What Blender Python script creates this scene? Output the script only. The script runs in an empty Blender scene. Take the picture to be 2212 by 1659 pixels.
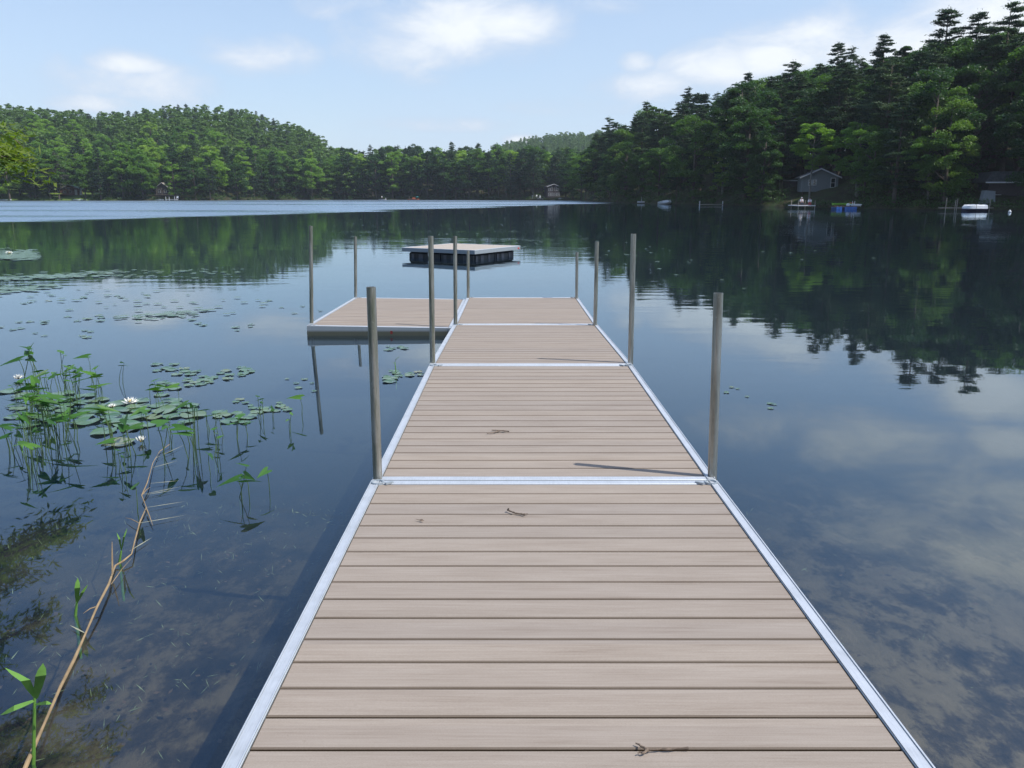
import bpy, math, random
import numpy as np
from mathutils import Vector, Matrix

# ------------------------------------------------------------------ camera, world, sun, exposure
S = bpy.context.scene
COL = S.collection
F_PX, CX, CY, HORIZ = 1789.0, 1106.0, 829.5, 424.0      # measured on a 2212 px wide copy of the photograph
CAM_H = 1.72
TH = math.atan((CY - HORIZ) / F_PX)
cT, sT = math.cos(TH), math.sin(TH)

cam_d = bpy.data.cameras.new('camera')
cam = bpy.data.objects.new('camera', cam_d)
COL.objects.link(cam)
cam_d.sensor_width = 36.0
cam_d.lens = 36.0 * F_PX / 2212.0
cam_d.clip_start = 0.05
cam_d.clip_end = 6000
cam.location = (0, 0, CAM_H)
cam.rotation_euler = (math.pi / 2 - TH, 0, 0)
S.camera = cam

SUN_EL = math.radians(54)
SUN_DIR = Vector((0.956 * math.cos(SUN_EL), -0.295 * math.cos(SUN_EL), math.sin(SUN_EL))).normalized()
SKY_STRENGTH = 0.15
SUN_STRENGTH = 3.9
S.view_settings.view_transform = 'Standard'
S.view_settings.look = 'None'
S.view_settings.exposure = 0.25
S.view_settings.gamma = 1.0
S.view_settings.use_curve_mapping = False
S.cycles.max_bounces = 8
S.cycles.transparent_max_bounces = 12
S.cycles.diffuse_bounces = 3
S.cycles.glossy_bounces = 4
S.cycles.transmission_bounces = 4
S.cycles.volume_bounces = 0
S.cycles.caustics_reflective = False
S.cycles.caustics_refractive = False
S.cycles.sample_clamp_indirect = 6.0


def direction(x, y):
    """world direction seen at photo position (x, y)"""
    xc, yc = (x - CX) / F_PX, (CY - y) / F_PX
    return Vector((xc, yc * sT + cT, yc * cT - sT)).normalized()


def on_plane(x, y, z=0.0):
    d = direction(x, y)
    k = (z - CAM_H) / d.z
    return Vector((d.x * k, d.y * k, z))


def at_y(x, y, Y):
    d = direction(x, y)
    k = Y / d.y
    return Vector((d.x * k, Y, CAM_H + d.z * k))


class NT:
    """tiny helper to write node trees"""
    def __init__(s, tree):
        s.t = tree
        tree.nodes.clear()

    def n(s, kind, inputs=None, **props):
        nd = s.t.nodes.new(kind)
        for k, v in props.items():
            setattr(nd, k, v)
        for k, v in (inputs or {}).items():
            if isinstance(v, bpy.types.NodeSocket):
                s.t.links.new(v, nd.inputs[k])
            else:
                nd.inputs[k].default_value = v
        return nd

    def math(s, op, a, b=0.0, c=0.0, clamp=False):
        return s.n('ShaderNodeMath', {0: a, 1: b, 2: c}, operation=op, use_clamp=clamp).outputs[0]

    def ramp(s, fac, stops, interp='LINEAR'):
        nd = s.n('ShaderNodeValToRGB', {'Fac': fac})
        cr = nd.color_ramp
        cr.interpolation = interp
        while len(cr.elements) < len(stops):
            cr.elements.new(0.5)
        for e, (p, c) in zip(cr.elements, stops):
            e.position = p
            e.color = tuple(c) + (1,) if len(c) == 3 else c
        return nd.outputs['Color']

    def mixc(s, fac, a, b, blend='MIX'):
        nd = s.n('ShaderNodeMix', data_type='RGBA', blend_type=blend)
        for sock, v in ((nd.inputs[0], fac), (nd.inputs[6], a), (nd.inputs[7], b)):
            if isinstance(v, bpy.types.NodeSocket):
                s.t.links.new(v, sock)
            else:
                sock.default_value = v if not isinstance(v, tuple) or len(v) == 4 else v + (1,)
        return nd.outputs[2]


def build_world():
    w = bpy.data.worlds.new('World')
    S.world = w
    w.use_nodes = True
    T = NT(w.node_tree)
    sky = T.n('ShaderNodeTexSky', sky_type='NISHITA', sun_disc=False, sun_elevation=SUN_EL,
              sun_rotation=math.atan2(SUN_DIR.x, SUN_DIR.y), altitude=200, air_density=1.0,
              dust_density=0.9, ozone_density=2.2)
    bg_sky = T.n('ShaderNodeBackground', {'Color': sky.outputs[0], 'Strength': SKY_STRENGTH})
    co = T.n('ShaderNodeTexCoord').outputs['Generated']
    nrm = T.n('ShaderNodeVectorMath', {0: co}, operation='NORMALIZE').outputs[0]
    sep = T.n('ShaderNodeSeparateXYZ', {0: nrm})
    az = T.math('ARCTAN2', sep.outputs[0], sep.outputs[1])
    el = T.math('ARCSINE', sep.outputs[2])
    uv = T.n('ShaderNodeCombineXYZ', {0: az, 1: T.math('MULTIPLY', el, 1.9), 2: 0.37}).outputs[0]
    n1 = T.n('ShaderNodeTexNoise', {'Vector': uv, 'Scale': 9.0, 'Detail': 9.0, 'Roughness': 0.62, 'Distortion': 0.35}).outputs[0]
    n2 = T.n('ShaderNodeTexNoise', {'Vector': uv, 'Scale': 3.1, 'Detail': 4.0, 'Roughness': 0.5}).outputs[0]
    # cloud banks: centre (photo x, y), half sizes in degrees, strength
    banks = [(985, 62, 7.0, 2.6, .92), (880, 118, 4.6, 2.1, .88), (1080, 40, 4.8, 2.4, .95), (555, 118, 4.4, 1.4, .72),
             (285, 172, 5.0, 1.9, .72), (315, 145, 1.5, 1.0, .8), (215, 226, 3.0, .8, .75), (1760, 85, 5.2, 2.0, .9), (1560, 150, 4.2, 1.8, .82), (1420, 190, 4.5, 1.2, .75),
             (1700, 160, 5.5, 1.6, .65), (1960, 95, 4.5, 2.2, .9), (2140, 40, 5.5, 3.6, 1.05), (1375, 135, 1.4, .8, .6),
             (800, 5, 6.0, .9, .5), (1300, 8, 6.0, .9, .5), (1130, 303, 1.3, .45, .95), (950, 268, 7.0, .7, .42), (1250, 230, 7.5, .9, .42), (1470, 205, 2.5, .8, .5)]
    refl = [(1960, 960, 11, 2.6, .78), (2150, 1080, 8, 3.0, .82), (2180, 1210, 7, 3.2, .9), (1960, 1130, 6, 2.6, .66), (1620, 930, 5, 2.0, .66), (1640, 700, 3.2, 1.3, 1.1), (2130, 850, 3.8, 1.9, 1.3), (1690, 750, 3, 1.3, 1.0), (330, 690, 3.0, .9, 1.0), (2170, 960, 3.5, 1.4, 1.0), 
            (760, 800, 3.2, 1.2, .5), (330, 860, 5, 1.5, .4), (1640, 1230, 3, 2.0, .3), (600, 1420, 6, 3, .3)]
    lst = []
    for x, y, wa, we, st in banks:
        d = direction(x, y)
        lst.append((math.atan2(d.x, d.y), math.asin(d.z), math.radians(wa), math.radians(we), st))
    for x, y, wa, we, st in refl:
        d = direction(x, y)
        lst.append((math.atan2(d.x, d.y), math.asin(-d.z), math.radians(wa), math.radians(we), st))
    acc = None
    for a0, e0, wa, we, st in lst:
        u = T.math('DIVIDE', T.math('SUBTRACT', az, a0), wa)
        v = T.math('DIVIDE', T.math('SUBTRACT', el, e0), we)
        r2 = T.math('ADD', T.math('MULTIPLY', u, u), T.math('MULTIPLY', v, v))
        m = T.math('MULTIPLY', T.math('POWER', 2.718, T.math('MULTIPLY', r2, -1.0)), st)
        acc = m if acc is None else T.math('MAXIMUM', acc, m)
    # scattered fair-weather cloud elsewhere, higher up and behind
    hi = T.math('MULTIPLY', T.n('ShaderNodeMapRange', {0: el, 1: math.radians(30), 2: math.radians(45), 3: 0.0, 4: 1.0}).outputs[0],
                T.n('ShaderNodeMapRange', {0: n2, 1: 0.50, 2: 0.66, 3: 0.0, 4: 0.75}).outputs[0])
    acc = T.math('MAXIMUM', acc, hi)
    dens = T.math('ADD', acc, T.math('MULTIPLY', T.math('SUBTRACT', n1, 0.5), 1.45))
    dens = T.math('MULTIPLY', dens, T.n('ShaderNodeMapRange', {0: acc, 1: 0.05, 2: 0.30, 3: 0.0, 4: 1.0}).outputs[0])
    fac = T.n('ShaderNodeMapRange', {0: dens, 1: 0.13, 2: 0.88, 3: 0.0, 4: 0.92}, interpolation_type='SMOOTHSTEP').outputs[0]
    # a veil of high thin cloud that whitens the lower sky
    veil = T.n('ShaderNodeMapRange', {0: el, 1: 0.0, 2: math.radians(21), 3: 0.88, 4: 0.03}).outputs[0]
    veil = T.math('MULTIPLY', veil, T.n('ShaderNodeMapRange', {0: az, 1: -.35, 2: .5, 3: 1.0, 4: 1.2}).outputs[0])
    veil = T.math('MULTIPLY', veil, T.n('ShaderNodeMapRange', {0: n2, 1: 0.3, 2: 0.7, 3: 0.7, 4: 1.1}).outputs[0])
    cl = fac
    fac = T.math('SUBTRACT', 1.0, T.math('MULTIPLY', T.math('SUBTRACT', 1.0, cl), T.math('SUBTRACT', 1.0, veil)), clamp=True)
    lit = T.ramp(dens, [(.25, (.54, .62, .76)), (.55, (.66, .72, .82)), (.85, (.80, .845, .90)), (1.0, (.88, .91, .95))])
    shade = T.mixc(T.math('POWER', cl, .6), (0.545, 0.665, 0.855), lit)
    bg_cl = T.n('ShaderNodeBackground', {'Color': shade, 'Strength': 1.0})
    mx = T.n('ShaderNodeMixShader', {0: fac, 1: bg_sky.outputs[0], 2: bg_cl.outputs[0]})
    T.n('ShaderNodeOutputWorld', {0: mx.outputs[0]})


build_world()
sun_d = bpy.data.lights.new('sun', 'SUN')
sun_d.energy = SUN_STRENGTH
sun_d.angle = math.radians(0.53)
sun_d.color = (1.0, 0.955, 0.88)
sun_o = bpy.data.objects.new('sun', sun_d)
COL.objects.link(sun_o)
sun_o.location = (30, -10, 60)
sun_o.rotation_euler = SUN_DIR.to_track_quat('Z', 'Y').to_euler()

random.seed(11)
RNG = np.random.default_rng(11)


# ------------------------------------------------------------------ object helpers
def tag(o, label=None, cat=None, group=None, kind=None):
    if label: o['label'] = label
    if cat: o['category'] = cat
    if group: o['group'] = group
    if kind: o['kind'] = kind
    return o


def empty(name, loc=(0, 0, 0), rz=0.0, label=None, cat=None, group=None):
    o = bpy.data.objects.new(name, None)
    COL.objects.link(o)
    o.location = loc
    o.rotation_euler = (0, 0, rz)
    o.empty_display_size = 0.2
    return tag(o, label, cat, group)


def link_mesh(name, me, mat=None, parent=None):
    if mat is not None and not me.materials:
        me.materials.append(mat)
    o = bpy.data.objects.new(name, me)
    COL.objects.link(o)
    if parent is not None:
        o.parent = parent
    return o


def mesh_np(name, verts, faces, smooth=False):
    verts = np.asarray(verts, dtype=np.float32)
    faces = np.asarray(faces, dtype=np.int32)
    me = bpy.data.meshes.new(name)
    me.vertices.add(len(verts))
    me.vertices.foreach_set('co', verts.ravel())
    k = faces.shape[1]
    me.loops.add(faces.size)
    me.loops.foreach_set('vertex_index', faces.ravel())
    me.polygons.add(len(faces))
    me.polygons.foreach_set('loop_start', np.arange(0, faces.size, k, dtype=np.int32))
    me.update(calc_edges=True)
    if smooth:
        me.polygons.foreach_set('use_smooth', np.ones(len(faces), dtype=bool))
    return me


def copy_tree(o, parent=None):
    c = o.copy()
    COL.objects.link(c)
    c.parent = parent
    for ch in o.children:
        copy_tree(ch, c)
    return c


class MB:
    def __init__(s):
        s.v, s.f = [], []

    def add(s, vs, fs):
        b = len(s.v)
        s.v += [tuple(v) for v in vs]
        s.f += [tuple(i + b for i in f) for f in fs]
        return s

    def box(s, c, d, rz=0.0, bev=0.0):
        x, y, z = d[0] / 2, d[1] / 2, d[2] / 2
        R = Matrix.Rotation(rz, 3, 'Z')
        if bev <= 0:
            vs = [Vector((i * x, j * y, k * z)) for i in (-1, 1) for j in (-1, 1) for k in (-1, 1)]
            fs = [(0, 1, 3, 2), (4, 6, 7, 5), (0, 4, 5, 1), (2, 3, 7, 6), (0, 2, 6, 4), (1, 5, 7, 3)]
        else:
            b = min(bev, x * .9, y * .9, z * .9)
            vs, fs = [], []
            prof = [(-1, -1), (1, -1), (1, 1), (-1, 1)]
            for zz, inset in ((-z, b), (-z + b, 0), (z - b, 0), (z, b)):
                for i, j in prof:
                    vs.append(Vector((i * (x - inset), j * (y - inset), zz)))
            for r in range(3):
                for q in range(4):
                    a, e = r * 4 + q, r * 4 + (q + 1) % 4
                    fs.append((a, e, e + 4, a + 4))
            fs.append((3, 2, 1, 0))
            fs.append((12, 13, 14, 15))
        return s.add([R @ v + Vector(c) for v in vs], fs)

    def tube(s, pts, rad, n=8, cap=True):
        pts = [Vector(p) for p in pts]
        if not hasattr(rad, '__len__'):
            rad = [rad] * len(pts)
        b = len(s.v)
        prev = None
        for i, p in enumerate(pts):
            d = (pts[min(i + 1, len(pts) - 1)] - pts[max(i - 1, 0)]).normalized()
            if prev is None:
                a = Vector((0, 0, 1)) if abs(d.z) < .9 else Vector((1, 0, 0))
                u = d.cross(a).normalized()
            else:
                u = (prev - d * prev.dot(d)).normalized()
            prev = u
            w = d.cross(u)
            for k in range(n):
                t = 2 * math.pi * k / n
                s.v.append(tuple(p + (u * math.cos(t) + w * math.sin(t)) * rad[i]))
        for i in range(len(pts) - 1):
            for k in range(n):
                a, e = b + i * n + k, b + i * n + (k + 1) % n
                s.f.append((a, e, e + n, a + n))
        if cap:
            s.f.append(tuple(b + k for k in range(n))[::-1])
            s.f.append(tuple(b + (len(pts) - 1) * n + k for k in range(n)))
        return s

    def prism(s, outline, y0, y1):
        """outline in x,z extruded along y"""
        n = len(outline)
        vs = [(x, y0, z) for x, z in outline] + [(x, y1, z) for x, z in outline]
        fs = [tuple(range(n))[::-1], tuple(range(n, 2 * n))]
        fs += [(i, (i + 1) % n, n + (i + 1) % n, n + i) for i in range(n)]
        return s.add(vs, fs)

    def ball(s, c, r, n=10, m=7):
        vs, fs = [], []
        c = Vector(c)
        r = Vector(r) if hasattr(r, '__len__') else Vector((r, r, r))
        for i in range(m + 1):
            ph = math.pi * i / m
            for k in range(n):
                t = 2 * math.pi * k / n
                vs.append(c + Vector((r.x * math.sin(ph) * math.cos(t), r.y * math.sin(ph) * math.sin(t), r.z * math.cos(ph))))
        for i in range(m):
            for k in range(n):
                a, e = i * n + k, i * n + (k + 1) % n
                fs.append((a, a + n, e + n, e))
        return s.add(vs, fs)

    def build(s, name, mat, parent=None, smooth=False):
        me = bpy.data.meshes.new(name)
        me.from_pydata(s.v, [], s.f)
        me.update()
        if smooth:
            me.polygons.foreach_set('use_smooth', np.ones(len(me.polygons), dtype=bool))
            if hasattr(me, 'set_sharp_from_angle'):
                me.set_sharp_from_angle(angle=math.radians(40))
        return link_mesh(name, me, mat, parent)


# ------------------------------------------------------------------ materials
def new_mat(name):
    m = bpy.data.materials.new(name)
    m.use_nodes = True
    T = NT(m.node_tree)
    return m, T


def simple(name, col, rough=0.6, metal=0.0, var=0.12, scale=6.0, bump=0.0, spec=0.5):
    m, T = new_mat(name)
    co = T.n('ShaderNodeTexCoord').outputs['Object']
    no = T.n('ShaderNodeTexNoise', {'Vector': co, 'Scale': scale, 'Detail': 6.0, 'Roughness': 0.6}).outputs[0]
    dark = tuple(c * (1 - var * 2) for c in col)
    light = tuple(min(1, c * (1 + var * 2)) for c in col)
    c = T.ramp(no, [(0.25, dark), (0.75, light)])
    b = T.n('ShaderNodeBsdfPrincipled', {'Base Color': c, 'Roughness': rough, 'Metallic': metal, 'Specular IOR Level': spec})
    if bump:
        bp = T.n('ShaderNodeBump', {'Height': no, 'Strength': bump, 'Distance': 0.02})
        T.t.links.new(bp.outputs[0], b.inputs['Normal'])
    T.n('ShaderNodeOutputMaterial', {0: b.outputs[0]})
    return m


def foliage_mat(name, stops, trans=0.28, scale=0.35, rough=0.5, tlight=1.5):
    """leaf material: tint differs from tree to tree and from bough to bough"""
    m, T = new_mat(name)
    oi = T.n('ShaderNodeObjectInfo').outputs['Random']
    co = T.n('ShaderNodeTexCoord').outputs['Object']
    no = T.n('ShaderNodeTexNoise', {'Vector': co, 'Scale': scale, 'Detail': 5.0, 'Roughness': 0.7}).outputs[0]
    f = T.math('ADD', T.math('MULTIPLY', oi, 0.78), T.math('MULTIPLY', T.math('SUBTRACT', no, 0.36), 0.8), clamp=True)
    c = T.ramp(f, stops)
    d = T.n('ShaderNodeBsdfPrincipled', {'Base Color': c, 'Roughness': rough, 'Specular IOR Level': 0.35})
    tc = T.mixc(1.0, c, (tlight * .95, tlight * 1.05, tlight * 0.35), 'MULTIPLY')
    t = T.n('ShaderNodeBsdfTranslucent', {'Color': tc})
    mx = T.n('ShaderNodeMixShader', {0: trans, 1: d.outputs[0], 2: t.outputs[0]})
    T.n('ShaderNodeOutputMaterial', {0: mx.outputs[0]})
    return m


M = {}
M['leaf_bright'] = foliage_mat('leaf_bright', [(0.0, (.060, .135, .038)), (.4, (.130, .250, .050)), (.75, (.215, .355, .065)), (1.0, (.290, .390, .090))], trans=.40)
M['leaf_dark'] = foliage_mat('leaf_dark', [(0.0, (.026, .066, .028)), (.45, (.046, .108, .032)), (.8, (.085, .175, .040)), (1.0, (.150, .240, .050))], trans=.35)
M['needle'] = foliage_mat('needle', [(0.0, (.024, .056, .032)), (.5, (.038, .082, .038)), (.85, (.058, .112, .042)), (1.0, (.075, .105, .055))], trans=.18, rough=.6)
M['needle_grey'] = foliage_mat('needle_grey', [(0.0, (.085, .085, .070)), (1.0, (.120, .110, .095))], trans=.08, rough=.7)
M['leaf_near'] = foliage_mat('leaf_near', [(0.0, (.070, .130, .028)), (.5, (.115, .200, .038)), (1.0, (.20, .26, .06))], trans=.45, scale=1.2)
M['bark'] = simple('bark', (.105, .085, .068), .9, scale=3.0, bump=.6)
M['bark_pale'] = simple('bark_pale', (.17, .16, .14), .85, scale=2.5, var=.25, bump=.4)
M['undergrowth'] = foliage_mat('undergrowth', [(0.0, (.026, .056, .020)), (.5, (.040, .090, .024)), (1.0, (.075, .135, .030))], scale=.06)
M['white'] = simple('white_paint', (.74, .75, .76), .45, var=.04)
M['white_cover'] = simple('white_cover', (.78, .80, .83), .7, var=.06, bump=.3)
M['grey_siding'] = simple('grey_siding', (.21, .23, .245), .75, var=.06)
M['dark_roof'] = simple('dark_roof', (.075, .078, .085), .9, var=.2, scale=4)
M['green_roof'] = simple('green_roof', (.035, .085, .085), .7, var=.15)
M['brown_siding'] = simple('brown_siding', (.16, .085, .06), .85, var=.15)
M['dark_siding'] = simple('dark_siding', (.060, .045, .050), .85, var=.15)
M['pane'] = simple('window_glass', (.02, .025, .03), .08, var=.05, spec=.8)
M['trim'] = simple('pale_trim', (.62, .62, .64), .6, var=.06)
M['wood_dark'] = simple('dark_timber', (.09, .065, .05), .85, var=.2)
M['wood_grey'] = simple('weathered_timber', (.30, .27, .23), .85, var=.2)
M['blue_plastic'] = simple('blue_drum', (.02, .11, .40), .4, var=.1)
M['orange'] = simple('orange_hull', (.55, .13, .045), .45, var=.1)
M['teal'] = simple('teal_canopy', (.03, .22, .24), .7, var=.1)
M['lime'] = simple('lime_kayak', (.25, .55, .06), .45, var=.1)
M['red'] = simple('red_plastic', (.45, .05, .04), .5, var=.1)
M['dark_hull'] = simple('dark_hull', (.03, .03, .09), .4, var=.1)
M['dark_red'] = simple('dark_red_sticker', (.20, .02, .02), .5)
M['skin'] = simple('skin', (.50, .30, .22), .6, var=.05)
M['cloth_white'] = simple('white_shirt', (.72, .72, .76), .9, var=.05)
M['cloth_dark'] = simple('dark_cloth', (.035, .04, .06), .9, var=.1)
M['cloth_red'] = simple('red_cloth', (.35, .05, .05), .9, var=.1)
M['black_float'] = simple('black_float', (.010, .011, .015), .42, var=.3, scale=3)
M['twig'] = simple('twig_bark', (.16, .12, .09), .9, scale=60, var=.35)
M['dry_stem'] = simple('dry_reed_stem', (.31, .22, .12), .8, scale=9, var=.22)
M['dry_leaf'] = simple('dry_reed_leaf', (.36, .36, .25), .8, scale=9, var=.2)
M['reed_green'] = simple('green_reed', (.14, .30, .05), .5, scale=12, var=.2)
M['lichen'] = simple('pale_rock', (.30, .29, .27), .9, scale=3, var=.2)


def decking_mat():
    m, T = new_mat('composite_decking')
    geo = T.n('ShaderNodeNewGeometry').outputs['Position']
    sp = T.n('ShaderNodeSeparateXYZ', {0: geo})
    tc = T.n('ShaderNodeTexCoord').outputs['Object']
    ob = T.n('ShaderNodeSeparateXYZ', {0: tc})
    board = T.math('FLOOR', T.math('DIVIDE', ob.outputs[1], 0.1478))
    wn = T.n('ShaderNodeTexWhiteNoise', {'Vector': T.n('ShaderNodeCombineXYZ', {0: board, 1: T.math('FLOOR', T.math('MULTIPLY', sp.outputs[1], .32)), 2: 0.0}).outputs[0]}, noise_dimensions='3D')
    off = T.math('MULTIPLY', wn.outputs[0], 13.0)
    v = T.n('ShaderNodeCombineXYZ', {0: T.math('ADD', sp.outputs[0], off), 1: T.math('MULTIPLY', sp.outputs[1], 38.0), 2: off}).outputs[0]
    grain = T.n('ShaderNodeTexNoise', {'Vector': v, 'Scale': 3.2, 'Detail': 7.0, 'Roughness': 0.72, 'Distortion': .25}).outputs[0]
    v2 = T.n('ShaderNodeCombineXYZ', {0: T.math('MULTIPLY', sp.outputs[0], 1.4), 1: T.math('MULTIPLY', sp.outputs[1], 9.0), 2: off}).outputs[0]
    broad = T.n('ShaderNodeTexNoise', {'Vector': v2, 'Scale': 1.8, 'Detail': 4.0}).outputs[0]
    fine = T.n('ShaderNodeTexNoise', {'Vector': T.n('ShaderNodeVectorMath', {0: geo, 1: (1, 4, 1)}, operation='MULTIPLY').outputs[0], 'Scale': 210.0, 'Detail': 3.0}).outputs[0]
    c = T.ramp(T.math('ADD', T.math('MULTIPLY', grain, .62), T.math('MULTIPLY', broad, .38)),
               [(.24, (.205, .162, .130)), (.42, (.305, .258, .218)), (.58, (.352, .304, .262)), (.82, (.425, .378, .332))])
    tint = T.mixc(wn.outputs[0], (.93, .93, .94), (1.05, 1.03, 1.0))
    c = T.mixc(1.0, c, tint, 'MULTIPLY')
    c = T.mixc(0.22, c, T.ramp(fine, [(.35, (.55, .5, .47)), (.65, (1.25, 1.25, 1.25))]), 'MULTIPLY')
    # small dark specks and dirt
    sn = T.n('ShaderNodeTexNoise', {'Vector': geo, 'Scale': 26.0, 'Detail': 6.0, 'Roughness': .75}).outputs[0]
    sn2 = T.n('ShaderNodeTexNoise', {'Vector': geo, 'Scale': 1.6, 'Detail': 2.0}).outputs[0]
    dirt = T.math('MULTIPLY', T.n('ShaderNodeMapRange', {0: sn, 1: .64, 2: .74}).outputs[0], T.n('ShaderNodeMapRange', {0: sn2, 1: .48, 2: .70, 4: .6}).outputs[0])
    c = T.mixc(dirt, c, (.16, .115, .085))
    # board edges: ochre-brown core colour with the gap shade painted in
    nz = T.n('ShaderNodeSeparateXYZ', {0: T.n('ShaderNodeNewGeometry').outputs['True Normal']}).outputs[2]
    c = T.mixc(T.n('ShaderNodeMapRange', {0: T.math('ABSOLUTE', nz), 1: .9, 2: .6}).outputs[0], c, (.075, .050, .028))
    b = T.n('ShaderNodeBsdfPrincipled', {'Base Color': c, 'Roughness': .74, 'Specular IOR Level': .25})
    bp = T.n('ShaderNodeBump', {'Height': grain, 'Strength': .35, 'Distance': 0.004})
    T.t.links.new(bp.outputs[0], b.inputs['Normal'])
    T.n('ShaderNodeOutputMaterial', {0: b.outputs[0]})
    return m


def aluminium_mat():
    m, T = new_mat('brushed_aluminium')
    geo = T.n('ShaderNodeNewGeometry').outputs['Position']
    no = T.n('ShaderNodeTexNoise', {'Vector': geo, 'Scale': 7.0, 'Detail': 8.0, 'Roughness': .7}).outputs[0]
    sc = T.n('ShaderNodeTexNoise', {'Vector': T.n('ShaderNodeVectorMath', {0: geo, 1: (60, 3, 3)}, operation='MULTIPLY').outputs[0], 'Scale': 6.0, 'Detail': 3.0}).outputs[0]
    c = T.ramp(no, [(.3, (.60, .63, .66)), (.55, (.70, .73, .77)), (.8, (.76, .79, .82))])
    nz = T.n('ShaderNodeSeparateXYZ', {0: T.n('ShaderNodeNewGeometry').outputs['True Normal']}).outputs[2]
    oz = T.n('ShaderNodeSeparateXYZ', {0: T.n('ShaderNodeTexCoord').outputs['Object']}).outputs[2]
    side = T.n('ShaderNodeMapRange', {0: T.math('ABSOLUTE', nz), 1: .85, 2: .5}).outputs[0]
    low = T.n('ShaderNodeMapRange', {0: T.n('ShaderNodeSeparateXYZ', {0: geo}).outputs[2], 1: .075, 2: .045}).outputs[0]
    c = T.mixc(side, c, (.27, .31, .34))  # upright faces: dull oxidised tone, also darkened to paint in their shade
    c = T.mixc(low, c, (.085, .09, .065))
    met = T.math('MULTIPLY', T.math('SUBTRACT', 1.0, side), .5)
    c = T.mixc(.25, c, T.ramp(sc, [(.35, (.72, .72, .72)), (.6, (1.1, 1.1, 1.1))]), 'MULTIPLY')
    b = T.n('ShaderNodeBsdfPrincipled', {'Base Color': c, 'Roughness': .48, 'Metallic': met})
    T.n('ShaderNodeOutputMaterial', {0: b.outputs[0]})
    return m


def pipe_mat():
    m, T = new_mat('weathered_galvanised_pipe')
    co = T.n('ShaderNodeTexCoord').outputs['Object']
    sp = T.n('ShaderNodeSeparateXYZ', {0: co})
    ra = T.n('ShaderNodeObjectInfo').outputs['Random']
    st = T.n('ShaderNodeVectorMath', {0: co, 1: (22, 22, 2.2)}, operation='MULTIPLY').outputs[0]
    st = T.n('ShaderNodeVectorMath', {0: st, 1: T.n('ShaderNodeCombineXYZ', {0: T.math('MULTIPLY', ra, 40), 1: 0.0, 2: 0.0}).outputs[0]}, operation='ADD').outputs[0]
    no = T.n('ShaderNodeTexNoise', {'Vector': st, 'Scale': 1.3, 'Detail': 7.0, 'Roughness': .65}).outputs[0]
    sp2 = T.n('ShaderNodeTexNoise', {'Vector': co, 'Scale': 55.0, 'Detail': 5.0, 'Roughness': .7}).outputs[0]
    c = T.ramp(no, [(.30, (.17, .17, .155)), (.45, (.30, .295, .26)), (.62, (.43, .42, .385)), (.8, (.53, .52, .49))])
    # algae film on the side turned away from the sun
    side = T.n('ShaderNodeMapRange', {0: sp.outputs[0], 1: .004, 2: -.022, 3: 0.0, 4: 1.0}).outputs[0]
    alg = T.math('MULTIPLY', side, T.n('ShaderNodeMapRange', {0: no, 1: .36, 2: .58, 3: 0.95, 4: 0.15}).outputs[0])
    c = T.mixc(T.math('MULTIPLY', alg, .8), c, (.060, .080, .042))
    c = T.mixc(T.n('ShaderNodeMapRange', {0: sp2, 1: .62, 2: .72, 4: .55}).outputs[0], c, (.55, .55, .52))
    c = T.mixc(T.n('ShaderNodeMapRange', {0: sp2, 1: .36, 2: .28, 4: .6}).outputs[0], c, (.09, .075, .05))
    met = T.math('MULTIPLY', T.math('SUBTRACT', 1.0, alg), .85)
    b = T.n('ShaderNodeBsdfPrincipled', {'Base Color': c, 'Roughness': .33, 'Metallic': met})
    bp = T.n('ShaderNodeBump', {'Height': sp2, 'Strength': .25, 'Distance': 0.002})
    T.t.links.new(bp.outputs[0], b.inputs['Normal'])
    T.n('ShaderNodeOutputMaterial', {0: b.outputs[0]})
    return m


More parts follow.
